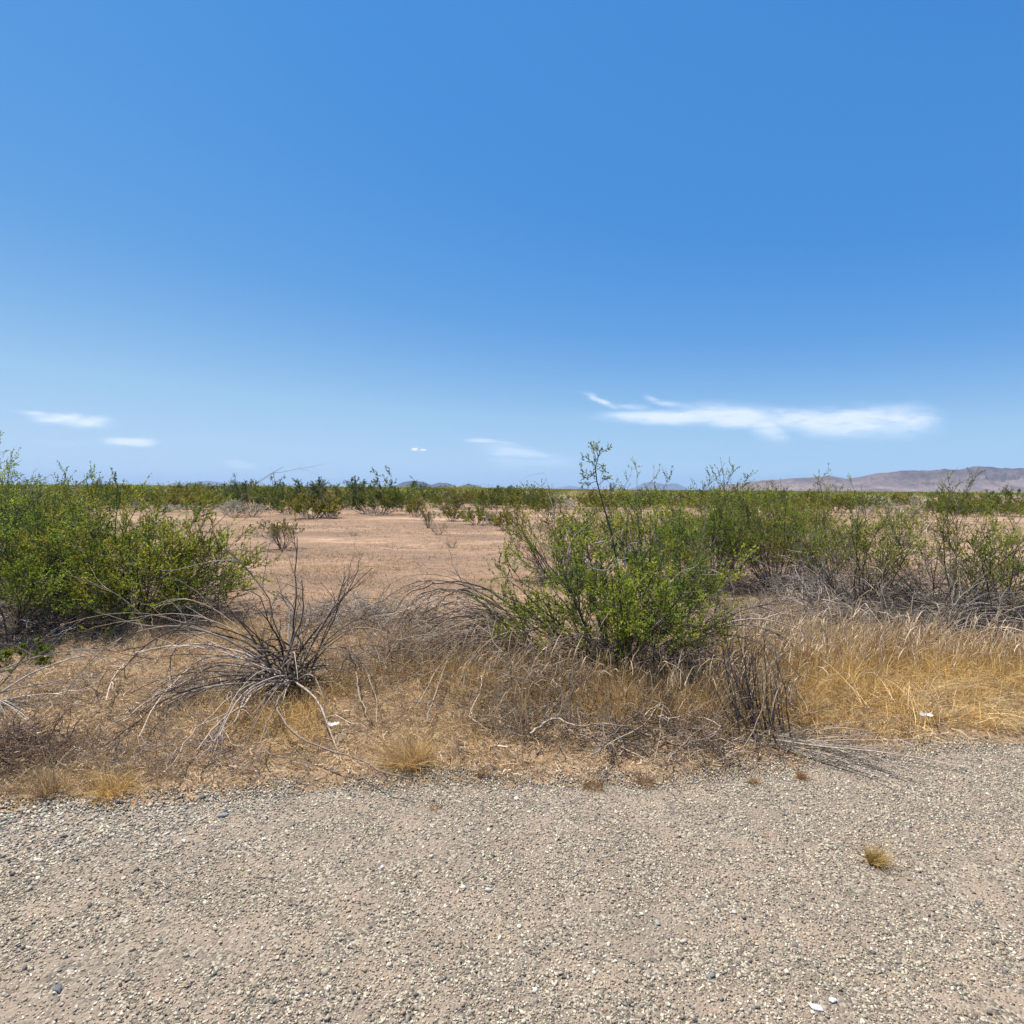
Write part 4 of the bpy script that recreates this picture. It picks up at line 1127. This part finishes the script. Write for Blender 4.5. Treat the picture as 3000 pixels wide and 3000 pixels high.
# ------------------------------------------------------------------ gravel: loose crushed stones
STONE_PAL = [(0.42, 0.345, 0.265), (0.35, 0.29, 0.225), (0.53, 0.445, 0.345), (0.66, 0.58, 0.465), (0.245, 0.22, 0.19), (0.165, 0.155, 0.145), (0.46, 0.345, 0.25),
             (0.38, 0.275, 0.20), (0.31, 0.275, 0.23), (0.72, 0.65, 0.53), (0.20, 0.19, 0.175), (0.48, 0.41, 0.30), (0.60, 0.52, 0.41)]
CUBE = np.array([(x, y, z) for z in (-1, 1) for x, y in ((-1, -1), (1, -1), (1, 1), (-1, 1))], float)
CUBE_F = np.array([(3, 2, 1, 0), (4, 5, 6, 7), (0, 1, 5, 4), (1, 2, 6, 5), (2, 3, 7, 6), (3, 0, 4, 7)])


def stones(g, rng, X, Y, Z, S, pal, flat=0.55, jit=0.28):
    n = len(X)
    V = CUBE[None] * 0.62 + rng.normal(0, jit * 0.6, (n, 8, 3))
    V[:, 4:, :2] *= rng.uniform(0.45, 0.95, (n, 1, 2))
    V = V * np.stack((rng.uniform(0.8, 1.35, n), rng.uniform(0.65, 1.0, n), flat * rng.uniform(0.6, 1.3, n)), -1)[:, None]
    a = rng.uniform(0, 6.283, n); ca, sa = np.cos(a)[:, None], np.sin(a)[:, None]
    tl = rng.normal(0, 0.28, (n, 2))
    V[:, :, 2] += V[:, :, 0] * tl[:, :1] + V[:, :, 1] * tl[:, 1:]
    x = V[:, :, 0] * ca - V[:, :, 1] * sa; y = V[:, :, 0] * sa + V[:, :, 1] * ca
    V = np.stack((x, y, V[:, :, 2]), -1) * (S * 0.5)[:, None, None]
    V += np.stack((X, Y, Z), -1)[:, None]
    F = (np.arange(n) * 8)[:, None, None] + CUBE_F[None]
    g.add(V, np.repeat(pick(rng, pal, n, 0.12), 8, 0), f4=F)


rng = np.random.default_rng(501)
g = Geo()
def gravel_d(X, Y):
    e = edge_y(X) - Y
    inview = sstep(-0.9, -0.3, 0.9 * Y - np.abs(X))
    bare = sstep(0.34, 0.52, fbm(X * 4.0, Y * 4.0, 115, 5, 0.65) + 0.30 * (fbm(X * 0.9, Y * 0.9, 117, 3) - 0.5))
    track = 1 - 0.35 * np.exp(-((e - 1.15 + 0.25 * (fbm(X * 0.7, Y * 0.2, 121, 2) - 0.5)) / 0.22) ** 2)
    return track * sstep(-0.12, 0.05, e + 0.15 * (fbm(X * 4, Y * 4, 119, 3) - 0.5)) * inview * (0.36 + 0.64 * bare)
X, Y = scatter(rng, 560000, -4.4, 5.2, 1.05, 4.4, gravel_d)
n = len(X)
S = np.clip(0.0082 * np.exp(rng.normal(0, 0.36, n)), 0.004, 0.032)
S *= 1 + 0.45 * sstep(-0.8, -2.2, X) * sstep(0.9, 0.2, edge_y(X) - Y)
STONE_PAL = (np.array(STONE_PAL) * (0.98, 0.96, 0.89)).tolist()
edge_l = (sstep(-0.3, -1.8, X) * 0.6 * sstep(0.9, 0.1, edge_y(X) - Y) > rng.uniform(0, 1, n))
PALE_ST = [(0.52, 0.465, 0.37), (0.60, 0.535, 0.43), (0.42, 0.375, 0.30), (0.32, 0.28, 0.225), (0.55, 0.46, 0.34), (0.22, 0.20, 0.17)]
for m_, pal_ in ((~edge_l, STONE_PAL), (edge_l, PALE_ST)):
    stones(g, rng, X[m_], Y[m_], 0.006 + S[m_] * 0.14, S[m_], pal_)
tag(g.build("gravel", M_STONE), kind='stuff', label="loose crushed grey and tan gravel stones")


def single_stone(x, y, size, col, label, seed, flat=0.5):
    """one larger rock: a chipped, bevelled block with its own facets"""
    rng = np.random.default_rng(seed)
    size *= 0.78
    u = rng.normal(size=(13, 3)); u = nrm(u)
    import bmesh
    bm = bmesh.new()
    for p in u * rng.uniform(0.8, 1.0, (13, 1)):
        bm.verts.new((p[0] * 0.62, p[1] * 0.45, p[2] * flat * 0.5))
    bmesh.ops.convex_hull(bm, input=bm.verts)
    loose = [v for v in bm.verts if not v.link_faces]
    bmesh.ops.delete(bm, geom=loose, context='VERTS')
    bmesh.ops.bevel(bm, geom=list(bm.edges), offset=0.012, segments=1, affect='EDGES')
    bmesh.ops.triangulate(bm, faces=bm.faces)
    bm.verts.ensure_lookup_table()
    V = np.array([v.co[:] for v in bm.verts]) * size
    F = np.array([[v.index for v in f.verts] for f in bm.faces])
    bm.free()
    V[:, 2] -= V[:, 2].min() * 0.75
    g = Geo(); g.add(V, np.array(col) * np.exp(rng.normal(0, 0.06, (len(V), 1))), f3=F)
    p = at(x, y)
    o = g.build("rock", M_STONE, loc=(p[0], p[1], 0.006))
    o.rotation_euler = (0, 0, rng.uniform(0, 6.28))
    return tag(o, label, "rock", "larger loose rocks on the gravel")


single_stone(921, 1684, 0.040, (0.50, 0.485, 0.42), "grey-white angular rock near the middle of the gravel", 601)
single_stone(1197, 1612, 0.026, (0.42, 0.38, 0.33), "rounded grey-tan rock right of the middle, casting a small shadow", 602)
single_stone(110, 1872, 0.046, (0.15, 0.155, 0.16), "dark slate rock in the bottom left of the gravel", 603)
single_stone(1538, 1905, 0.050, (0.68, 0.65, 0.60), "largest white rock, at the bottom right of the gravel", 604)
single_stone(1572, 1893, 0.036, (0.70, 0.66, 0.60), "white rock just behind the largest white one", 605)
single_stone(1582, 1612, 0.034, (0.50, 0.45, 0.40), "pale flat rock left of the golden tuft", 606)
single_stone(975, 1510, 0.045, (0.70, 0.62, 0.54), "cream flat rock near the far edge of the gravel", 607)
single_stone(1240, 1745, 0.035, (0.36, 0.37, 0.32), "greenish-grey rock right of and nearer than the angular one", 608)
single_stone(345, 1592, 0.045, (0.66, 0.62, 0.55), "white elongated stone on the coarse gravel at the left", 609)
single_stone(420, 1543, 0.060, (0.26, 0.265, 0.265), "dark grey flat slab near the far edge at the left", 610)
single_stone(1385, 1725, 0.030, (0.6, 0.55, 0.5), "small pale stone on the open gravel below the golden tuft's row", 611)
single_stone(720, 1640, 0.030, (0.68, 0.66, 0.62), "bright white pebble left of the angular rock", 612)
single_stone(1340, 1845, 0.040, (0.22, 0.23, 0.23), "blue-black stone low in the right half of the gravel", 613)

# ------------------------------------------------------------------ single tufts and scraps
def tuft(x, y, n, R, h, pal, label, seed, wd=0.002, z=None):
    rng = np.random.default_rng(seed)
    a = rng.uniform(0, 6.283, n); r = R * 0.35 * np.sqrt(rng.uniform(0, 1, n))
    o = np.stack((r * np.cos(a), r * np.sin(a), np.zeros(n)), -1)
    a2 = a + rng.normal(0, 0.6, n); l = np.abs(rng.normal(0, R / h * 0.7, n))
    d = np.stack((np.cos(a2) * l, np.sin(a2) * l, np.ones(n)), -1)
    d[:, :2] += rng.normal(0, 0.25, 2)
    P = grow(o, d, h * np.exp(rng.normal(-0.1, 0.45, n)), 5, 0.26, -0.10, rng)
    P[:, :, 2] = np.maximum(P[:, :, 2], 0.003)
    W = wd * np.array((1, .9, .8, .6, .2))[None] * rng.uniform(0.6, 1.4, (n, 1))
    g = Geo(); g.strips(P, W, pick(rng, pal, n, 0.2), rng)
    p = ground(x, y); p[2] += 0.006 if z is None else z
    tag(g.build("grass_tuft", M_GRASS, loc=p), label, "grass tuft", "separate dead grass tufts")


tuft(775, 1445, 900, 0.24, 0.20, G_GOLD + G_TAN, "bushy straw-coloured tuft at the gravel edge, left of centre", 701)
tuft(1646, 1632, 420, 0.045, 0.075, [(0.58, 0.40, 0.14), (0.50, 0.32, 0.09)], "small golden tuft alone on the open gravel", 702, wd=0.0016)
tuft(820, 1527, 110, 0.05, 0.025, [(0.55, 0.38, 0.2)], "tiny flat straw tuft on the gravel in front of the bushy one", 703)
tuft(1513, 1472, 160, 0.05, 0.045, [(0.45, 0.25, 0.09)], "rusty tuft beside the fan of grey twigs", 704)
tuft(1120, 1487, 260, 0.12, 0.05, [(0.45, 0.27, 0.12), (0.5, 0.33, 0.17)], "low reddish tuft at the gravel edge in front of the middle bush", 705)
tuft(1215, 1480, 240, 0.11, 0.06, [(0.4, 0.24, 0.12), (0.48, 0.31, 0.17)], "second reddish tuft at the gravel edge, just right of the first", 706)
tuft(905, 1470, 60, 0.04, 0.09, [(0.30, 0.17, 0.09)], "thin brown stalks standing up at the gravel edge, centre", 707)
tuft(215, 1500, 420, 0.16, 0.12, G_GOLD, "broad golden tuft hanging over the gravel at the left", 708)
tuft(90, 1505, 260, 0.10, 0.16, G_BROWN, "brown upright tuft beside the dark brush at the left border", 709)
tuft(1420, 1480, 90, 0.05, 0.05, [(0.42, 0.26, 0.12)], "small brown tuft under the black stems on the gravel", 710)


def scrap(x, y, s, label, seed):
    rng = np.random.default_rng(seed)
    n = 9
    u, v = np.meshgrid(np.linspace(-1, 1, n), np.linspace(-1, 1, n), indexing='ij')
    z = 0.9 * (fbm(u * 2.3 + 5, v * 2.3, seed, 4, 0.6) - 0.25) + 0.15 * np.abs(u * v)
    x_ = u * (1 - 0.35 * v * v) + 0.25 * z; y_ = v * (0.55 + 0.2 * u)
    V = np.stack((x_, y_, z), -1) * s
    V = np.concatenate((V.reshape(-1, 3), V.reshape(-1, 3) + np.array((0, 0, 0.0015))))
    idx = np.arange(n * n).reshape(n, n)
    F = np.stack((idx[:-1, :-1], idx[1:, :-1], idx[1:, 1:], idx[:-1, 1:]), -1).reshape(-1, 4)
    b = np.concatenate((idx[:, 0], idx[-1, 1:], idx[-2::-1, -1], idx[0, -2:0:-1]))
    bn = np.roll(b, -1); rim = np.stack((b, bn, bn + n * n, b + n * n), -1)
    g = Geo(); g.add(V, np.array((0.80, 0.78, 0.74)) * (0.75 + 0.35 * fbm(V[:, :1] * 60, V[:, 1:2] * 60, seed)), f4=np.concatenate((F[:, ::-1], F + n * n, rim)))
    p = ground(x, y); p[2] += 0.05
    o = g.build("litter_scrap", M_PAPER, loc=p)
    return tag(o, label, "litter", "white scraps of litter")


scrap(627, 1384, 0.042, "crumpled white scrap caught in the golden grass below the leafless shrub", 801)
scrap(1746, 1366, 0.048, "flat white scrap lying at the front of the golden grass at the right", 802)

# ------------------------------------------------------------------ the flat beyond: shrubs and trees, one thing each
def mid_proto(kind, seed):
    rng = np.random.default_rng(seed)
    kw = dict(ns=26, n1=6, n2=5, nl=11, leaf=0.047, S=3, r0=0.012)
    if kind == 'creosote_green': st, fo, _ = bush_geo(rng, 1.5, 1.0, pal=GREEN, pal2=OLIVE, mix2=0.25, th=68, low=0.08, base=0.42, **kw)
    elif kind == 'creosote_dark': st, fo, _ = bush_geo(rng, 1.5, 1.1, pal=DARKGREEN, pal2=GREEN, mix2=0.2, th=74, low=0.05, base=0.5, **kw)
    elif kind == 'creosote_olive': st, fo, _ = bush_geo(rng, 1.4, 0.9, pal=OLIVE, pal2=DARKGREEN, mix2=0.3, th=62, low=0.16, base=0.3, **kw)
    elif kind == 'creosote_sparse': st, fo, _ = bush_geo(rng, 1.3, 0.9, pal=OLIVE, pal2=PALE, mix2=0.4, th=45, low=0.45, lmin=0.35, barkpal=[(0.16, 0.12, 0.10), (0.24, 0.19, 0.16)], **kw)
    elif kind == 'grey': st, fo, _ = bush_geo(rng, 0.75, 0.8, pal=[(0.38, 0.37, 0.26), (0.46, 0.44, 0.32), (0.30, 0.31, 0.20)], pal2=[(0.52, 0.48, 0.36)], mix2=0.4, th=78, low=0.30,
                                              barkpal=BARK_GREY, ns=26, n1=5, n2=5, nl=9, leaf=0.035, S=3, r0=0.009)
    elif kind == 'bare': st, fo, _ = bush_geo(rng, 0.7, 0.8, nl=0, th=75, barkpal=BARK_GREY, ns=22, n1=5, n2=4, S=3, r0=0.011)
    elif kind == 'bare_brown': st, fo, _ = bush_geo(rng, 0.9, 0.7, nl=3, lmin=0.5, leaf=0.035, th=62, barkpal=[(0.17, 0.11, 0.085), (0.25, 0.19, 0.16)], pal=OLIVE, ns=16, n1=5, n2=4, S=3, r0=0.010)
    elif kind == 'tree': st, fo, _ = bush_geo(rng, 3.0, 2.0, pal=[(0.11, 0.17, 0.06), (0.14, 0.20, 0.075), (0.09, 0.14, 0.045)], pal2=[(0.19, 0.24, 0.10)], mix2=0.3, th=60, low=0.36,
                                              ns=14, n1=8, n2=8, nl=11, leaf=0.07, S=5, r0=0.05, base=0.22)
    return st, fo


NAMES = {'creosote_green': ("creosote_bush", "bush"), 'creosote_dark': ("creosote_bush", "bush"), 'creosote_olive': ("creosote_bush", "bush"), 'creosote_sparse': ("creosote_bush", "bush"),
         'grey': ("bursage_shrub", "shrub"), 'bare': ("dead_shrub", "dead shrub"), 'bare_brown': ("dead_shrub", "dead shrub"), 'tree': ("palo_verde_tree", "tree")}
SIZE0 = {'creosote_green': (1.5, 1.0), 'creosote_dark': (1.5, 1.1), 'creosote_olive': (1.4, 0.9), 'creosote_sparse': (1.3, 0.9), 'grey': (0.75, 0.8), 'bare': (0.7, 0.8), 'bare_brown': (0.9, 0.7), 'tree': (3.0, 2.0)}
MESHES = {}
for kind, nv in (('creosote_green', 3), ('creosote_dark', 3), ('creosote_olive', 3), ('creosote_sparse', 2), ('grey', 3), ('bare', 2), ('bare_brown', 2), ('tree', 2)):
    for v in range(nv):
        st, fo = mid_proto(kind, 900 + v * 13 + len(kind) * 101)
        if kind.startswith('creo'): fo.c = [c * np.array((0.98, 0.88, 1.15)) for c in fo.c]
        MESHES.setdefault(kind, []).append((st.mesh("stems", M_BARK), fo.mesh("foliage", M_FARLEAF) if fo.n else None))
PROTO = {}
COUNT = {}


def mid_plant(kind, x, y, H, Rw, label, group, rng):
    v = int(rng.integers(0, len(MESHES[kind])))
    h0, r0 = SIZE0[kind]
    z = float(gz(x, y))
    rz = rng.uniform(0, 6.28)
    key = (kind, v)
    if key not in PROTO:
        nm, cat = NAMES[kind]
        t = thing(nm, (x, y, z), label, cat, group, rz)
        st, fo = MESHES[kind][v]
        for mesh, part in ((st, "trunk" if kind == 'tree' else ("branches" if fo is None else "stems")), (fo, "crown" if kind == 'tree' else "foliage")):
            if mesh is None: continue
            o = bpy.data.objects.new(part, mesh); COL.objects.link(o); o.parent = t
        PROTO[key] = t
        t.scale = (Rw / r0, Rw / r0, H / h0)
        return t
    return copy_thing(PROTO[key], (x, y, z), rz, Rw / r0, label, group, sz=H / h0)


OCC = []
LISTED = [
    ('creosote_sparse', 533, 1036, 62, 50, "small open bush alone on the sand behind the upright shoots of the leafless shrub"),
    ('creosote_olive', 590, 978, 62, 46, "olive bush at the sand's far edge with dead grey sticks at its foot"),
    ('creosote_olive', 618, 977, 40, 30, "low yellowish bush touching the right side of the olive one"),
    ('bare', 628, 979, 40, 14, "grey sticks lying at the foot of the yellowish bush"),
    ('creosote_dark', 658, 961, 42, 36, "dark green bush standing first to the right of the olive pair"),
    ('creosote_dark', 712, 970, 74, 58, "broad dark green bush above a heap of grey dead sticks"),
    ('bare', 708, 973, 66, 16, "grey dead sticks under the broad dark green bush"),
    ('creosote_dark', 760, 964, 36, 32, "dark bush close to the right of the broad one"),
    ('creosote_olive', 785, 975, 28, 30, "small olive bush standing out in front of the tree"),
    ('tree', 788, 943, 44, 36, "round light green tree with dark trunks in front of the blue hills"),
    ('creosote_dark', 811, 950, 28, 24, "dark low bush at the right foot of the round tree"),
    ('creosote_green', 844, 961, 44, 32, "bright green rounded bush with grey twigs beneath, middle of the flat"),
    ('bare', 834, 964, 34, 12, "grey twigs beneath the bright green rounded bush"),
    ('creosote_olive', 853, 982, 32, 28, "brownish olive bush in front of the bright green one"),
    ('creosote_sparse', 808, 996, 22, 30, "thin upright yellowish bush on the open sand"),
    ('bare_brown', 827, 1010, 36, 28, "nearly leafless bush just in front of the thin upright one"),
    ('bare', 852, 1033, 30, 18, "low grey dead bush nearest on the open sand"),
    ('bare', 668, 1010, 24, 9, "flat grey dead twigs far out on the sand left of the thin bush"),
    ('creosote_green', 900, 990, 44, 34, "grey-green spreading bush left of the one-stemmed bush"),
    ('grey', 925, 989, 34, 20, "pale twiggy shrub at the right flank of the grey-green bush"),
    ('creosote_olive', 953, 1000, 36, 36, "brown-olive bush on a single short stem at the right of the sand"),
    ('bare_brown', 970, 1007, 9, 9, "tiny dark dead plant right of the one-stemmed bush"),
    ('creosote_olive', 921, 958, 40, 28, "olive bush behind the grey-green spreading one"),
    ('tree', 950, 941, 52, 26, "wide light green tree on the horizon right of the round one"),
    ('creosote_dark', 986, 960, 34, 30, "dark bush behind the left flank of the yellow-green near bush"),
    ('creosote_dark', 1018, 966, 34, 28, "dark bush seen between the yellow-green near bush and the horizon"),
    ('grey', 441, 976, 56, 30, "big silvery shrub on the sand beyond the wide left bush"),
    ('grey', 477, 975, 44, 25, "silvery shrub with green tips adjoining the big silvery one"),
    ('bare_brown', 370, 963, 22, 18, "small grey-brown dead bush left of the silvery shrubs"),
    ('bare_brown', 404, 961, 8, 11, "tiny upright dead bush left of the silvery shrubs"),
    ('creosote_green', 387, 951, 30, 30, "slim green bush behind the small dead ones"),
    ('creosote_dark', 350, 946, 36, 32, "dark green bush behind the tip of the wide left bush"),
    ('creosote_green', 236, 943, 54, 26, "bright green bush just above the wide left bush"),
    ('creosote_olive', 310, 949, 28, 15, "low olive bush peeping over the wide left bush"),
    ('creosote_dark', 520, 961, 54, 44, "tall dark green bush left of the olive pair"),
    ('creosote_dark', 547, 970, 44, 36, "dark bush overlapping the left of the olive pair"),
    ('grey', 500, 948, 36, 10, "pale shrub in front of the far dark bushes"),
    ('creosote_sparse', 462, 948, 34, 32, "airy tall bush reaching the horizon left of the dark ones"),
    ('tree', 596, 936, 30, 22, "small green tree on the horizon behind the olive pair"),
    ('tree', 176, 938, 34, 26, "pale green tree on the horizon right of the tall left bush"),
    ('tree', 480, 934, 20, 20, "small dark tree breaking the horizon above the silvery shrubs"),
    ('grey', 1635, 972, 34, 18, "silver-grey shrub on the sand seen above the olive bush"),
    ('grey', 1681, 975, 36, 20, "larger silver-grey shrub, middle of the row at the right"),
    ('grey', 1720, 977, 32, 19, "silver-grey shrub behind the see-through bush"),
    ('creosote_olive', 1521, 972, 44, 36, "olive bush on the flat left of the silver-grey shrubs"),
    ('creosote_olive', 1585, 968, 36, 34, "olive bush on the flat just left of the silver-grey shrubs"),
    ('creosote_dark', 1470, 968, 40, 34, "dark olive bush on the flat behind the near bushes, right of centre"),
    ('creosote_dark', 1910, 968, 56, 44, "dark bush on the flat near the photo's right border"),
    ('grey', 1858, 962, 40, 14, "low pale shrub beside the far dark bush at the right"),
    ('creosote_dark', 1800, 960, 40, 30, "dark bush on the flat below the highest mountain"),
    ('creosote_green', 1400, 962, 40, 32, "green bush on the flat behind the second-row bush"),
    ('creosote_olive', 1330, 962, 40, 34, "olive bush on the flat behind the upright green bush"),
    ('creosote_olive', 1130, 965, 40, 32, "olive bush on the flat behind the tall shoot"),
]
rng = np.random.default_rng(1001)
for (kind, px, py, wpx, hpx, lab) in LISTED:
    p = at(px, py)
    m = p[1] / FOC
    mid_plant(kind, p[0], p[1], hpx * m * (1.42 if kind.startswith('creo') else 1.22), wpx * 0.5 * m * (1.45 if kind.startswith('creo') else 1.22), lab, "shrubs and trees of the desert flat", rng)
    OCC.append((p[0], p[1], wpx * 0.5 * m))
OCC = np.array(OCC)

FAR_LABEL = {'creosote_green': "distant green bush, one of many dotting the desert flat", 'creosote_dark': "distant dark green bush among many on the desert flat",
             'creosote_olive': "distant olive bush among many on the desert flat", 'creosote_sparse': "distant thinly leaved bush on the desert flat",
             'grey': "distant pale silvery shrub between the green bushes of the flat", 'bare': "distant grey dead shrub between the green bushes of the flat",
             'bare_brown': "distant brown dead shrub between the green bushes of the flat", 'tree': "distant light green tree standing above the far bushes"}
FAR_GROUP = {'creosote_green': "green bushes of the far flat", 'creosote_dark': "dark green bushes of the far flat", 'creosote_olive': "olive bushes of the far flat", 'creosote_sparse': "thin bushes of the far flat",
             'grey': "silvery shrubs of the far flat", 'bare': "grey dead shrubs of the far flat", 'bare_brown': "brown dead shrubs of the far flat", 'tree': "trees of the far flat"}
kinds = ['creosote_dark', 'creosote_green', 'creosote_olive', 'creosote_sparse', 'grey', 'bare', 'tree']
prob = np.array((0.30, 0.17, 0.20, 0.06, 0.19, 0.03, 0.05))
placed = list(map(tuple, OCC))
cnt = 0; tries = 0


def open_sand(x, y):
    """bare clearings of the flat"""
    u = PXW / 2 + FOC * x / y
    lim = np.interp(u, (-400, 330, 420, 640, 980, 1050, 1500, 1600, 1850, 1932, 2300), (34, 31, 32, 33, 36, 31, 28, 34, 38, 39, 39))
    return y < lim


while cnt < 270 and tries < 20000:
    tries += 1
    y = 28 + 52 * rng.uniform(0, 1) ** 0.8
    x = rng.uniform(-0.98, 1.02) * y
    if open_sand(x, y): continue
    if fbm(np.array(x * 0.05), np.array(y * 0.05), 301, 3) < 0.44: continue
    k = kinds[int(rng.choice(len(kinds), p=prob))]
    if k == 'tree' and (y < 48 or x > 0.1 * y): continue
    H = {'tree': rng.uniform(2.2, 3.2), 'grey': rng.uniform(0.5, 0.9), 'bare': rng.uniform(0.4, 0.7)}.get(k, rng.uniform(0.9, 1.7) * (1.22 if x < 0.04 * y else 1.0))
    Rw = {'tree': rng.uniform(1.5, 2.6), 'grey': rng.uniform(0.6, 1.3), 'bare': rng.uniform(0.6, 1.0)}.get(k, H * rng.uniform(0.7, 1.1))
    if any((x - a) ** 2 + (y - b) ** 2 < (0.78 * (c + Rw)) ** 2 for a, b, c in placed): continue
    placed.append((x, y, Rw))
    mid_plant(k, x, y, H, Rw, FAR_LABEL[k], FAR_GROUP[k], rng)
    cnt += 1

# the scrub beyond: nobody could count it
def far_scrub():
    rng = np.random.default_rng(1101)
    g = Geo()
    bands = [(66, 100, 520, 260, 0.10, 1.0), (100, 240, 3600, 100, 0.17, 1.0), (240, 700, 5200, 40, 0.30, 1.0), (700, 2600, 6500, 22, 0.55, 1.0), (2600, 9000, 7000, 12, 1.3, 1.3)]
    for (y0, y1, n, nl, ls, hm) in bands:
        y = y0 * (y1 / y0) ** rng.uniform(0, 1, n)
        x = rng.uniform(-1.05, 1.08, n) * y
        if y1 < 300:
            k_ = fbm(x * 0.035, y * 0.02, 307, 3) + rng.uniform(-0.12, 0.12, n) > 0.48
            x, y = x[k_], y[k_]; n = len(x)
        kind = rng.uniform(0, 1, n)
        grey = (kind < 0.38) & (fbm(x * 0.012, y * 0.012, 303, 3) > 0.42); tree = (kind > 0.975) & (y > 240)
        H = np.where(grey, rng.uniform(0.5, 0.9, n), np.where(tree, rng.uniform(1.8, 2.3, n), np.where((x < 0.06 * y) & (y < 260), 0.45 + 1.5 * rng.uniform(0, 1, n) ** 2.6, rng.uniform(0.7, 1.6, n)))) * hm
        H = np.where(grey, H, H * (1 + (0.55 * sstep(0.42, 0.7, fbm(x * 0.03, y * 0.03, 305, 2)) + 0.05) * (x < 0.05 * y)))
        Rw = np.where(grey, rng.uniform(0.8, 1.5, n), H * rng.uniform(0.6, 1.1, n)) * (1 + 0.6 * (y > 700))
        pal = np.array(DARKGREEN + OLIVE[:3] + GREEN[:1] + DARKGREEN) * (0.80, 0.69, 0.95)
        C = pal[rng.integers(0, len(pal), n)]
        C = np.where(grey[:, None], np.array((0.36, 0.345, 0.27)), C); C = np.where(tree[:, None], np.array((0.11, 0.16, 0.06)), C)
        C = C * np.exp(rng.normal(0, 0.28, (n, 1)))
        u = nrm(rng.normal(size=(n, nl, 3))) * (rng.uniform(0, 1, (n, nl, 1)) ** 0.45)
        O = np.stack((x[:, None] + u[..., 0] * Rw[:, None], y[:, None] + u[..., 1] * Rw[:, None], H[:, None] * (0.54 + 0.46 * u[..., 2])), -1).reshape(-1, 3)
        m = len(O)
        D = rng.normal(size=(m, 3)) + np.array((0, 0, 0.8))
        s = ls * rng.uniform(0.6, 1.4, m) * np.repeat(np.clip(H, 0.7, 2), nl) * 0.8
        Cc = np.repeat(C, nl, 0) * np.exp(rng.normal(0, 0.2, (m, 1)))
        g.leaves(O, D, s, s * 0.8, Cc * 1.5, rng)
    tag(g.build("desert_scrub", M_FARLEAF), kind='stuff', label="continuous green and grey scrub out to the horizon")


far_scrub()
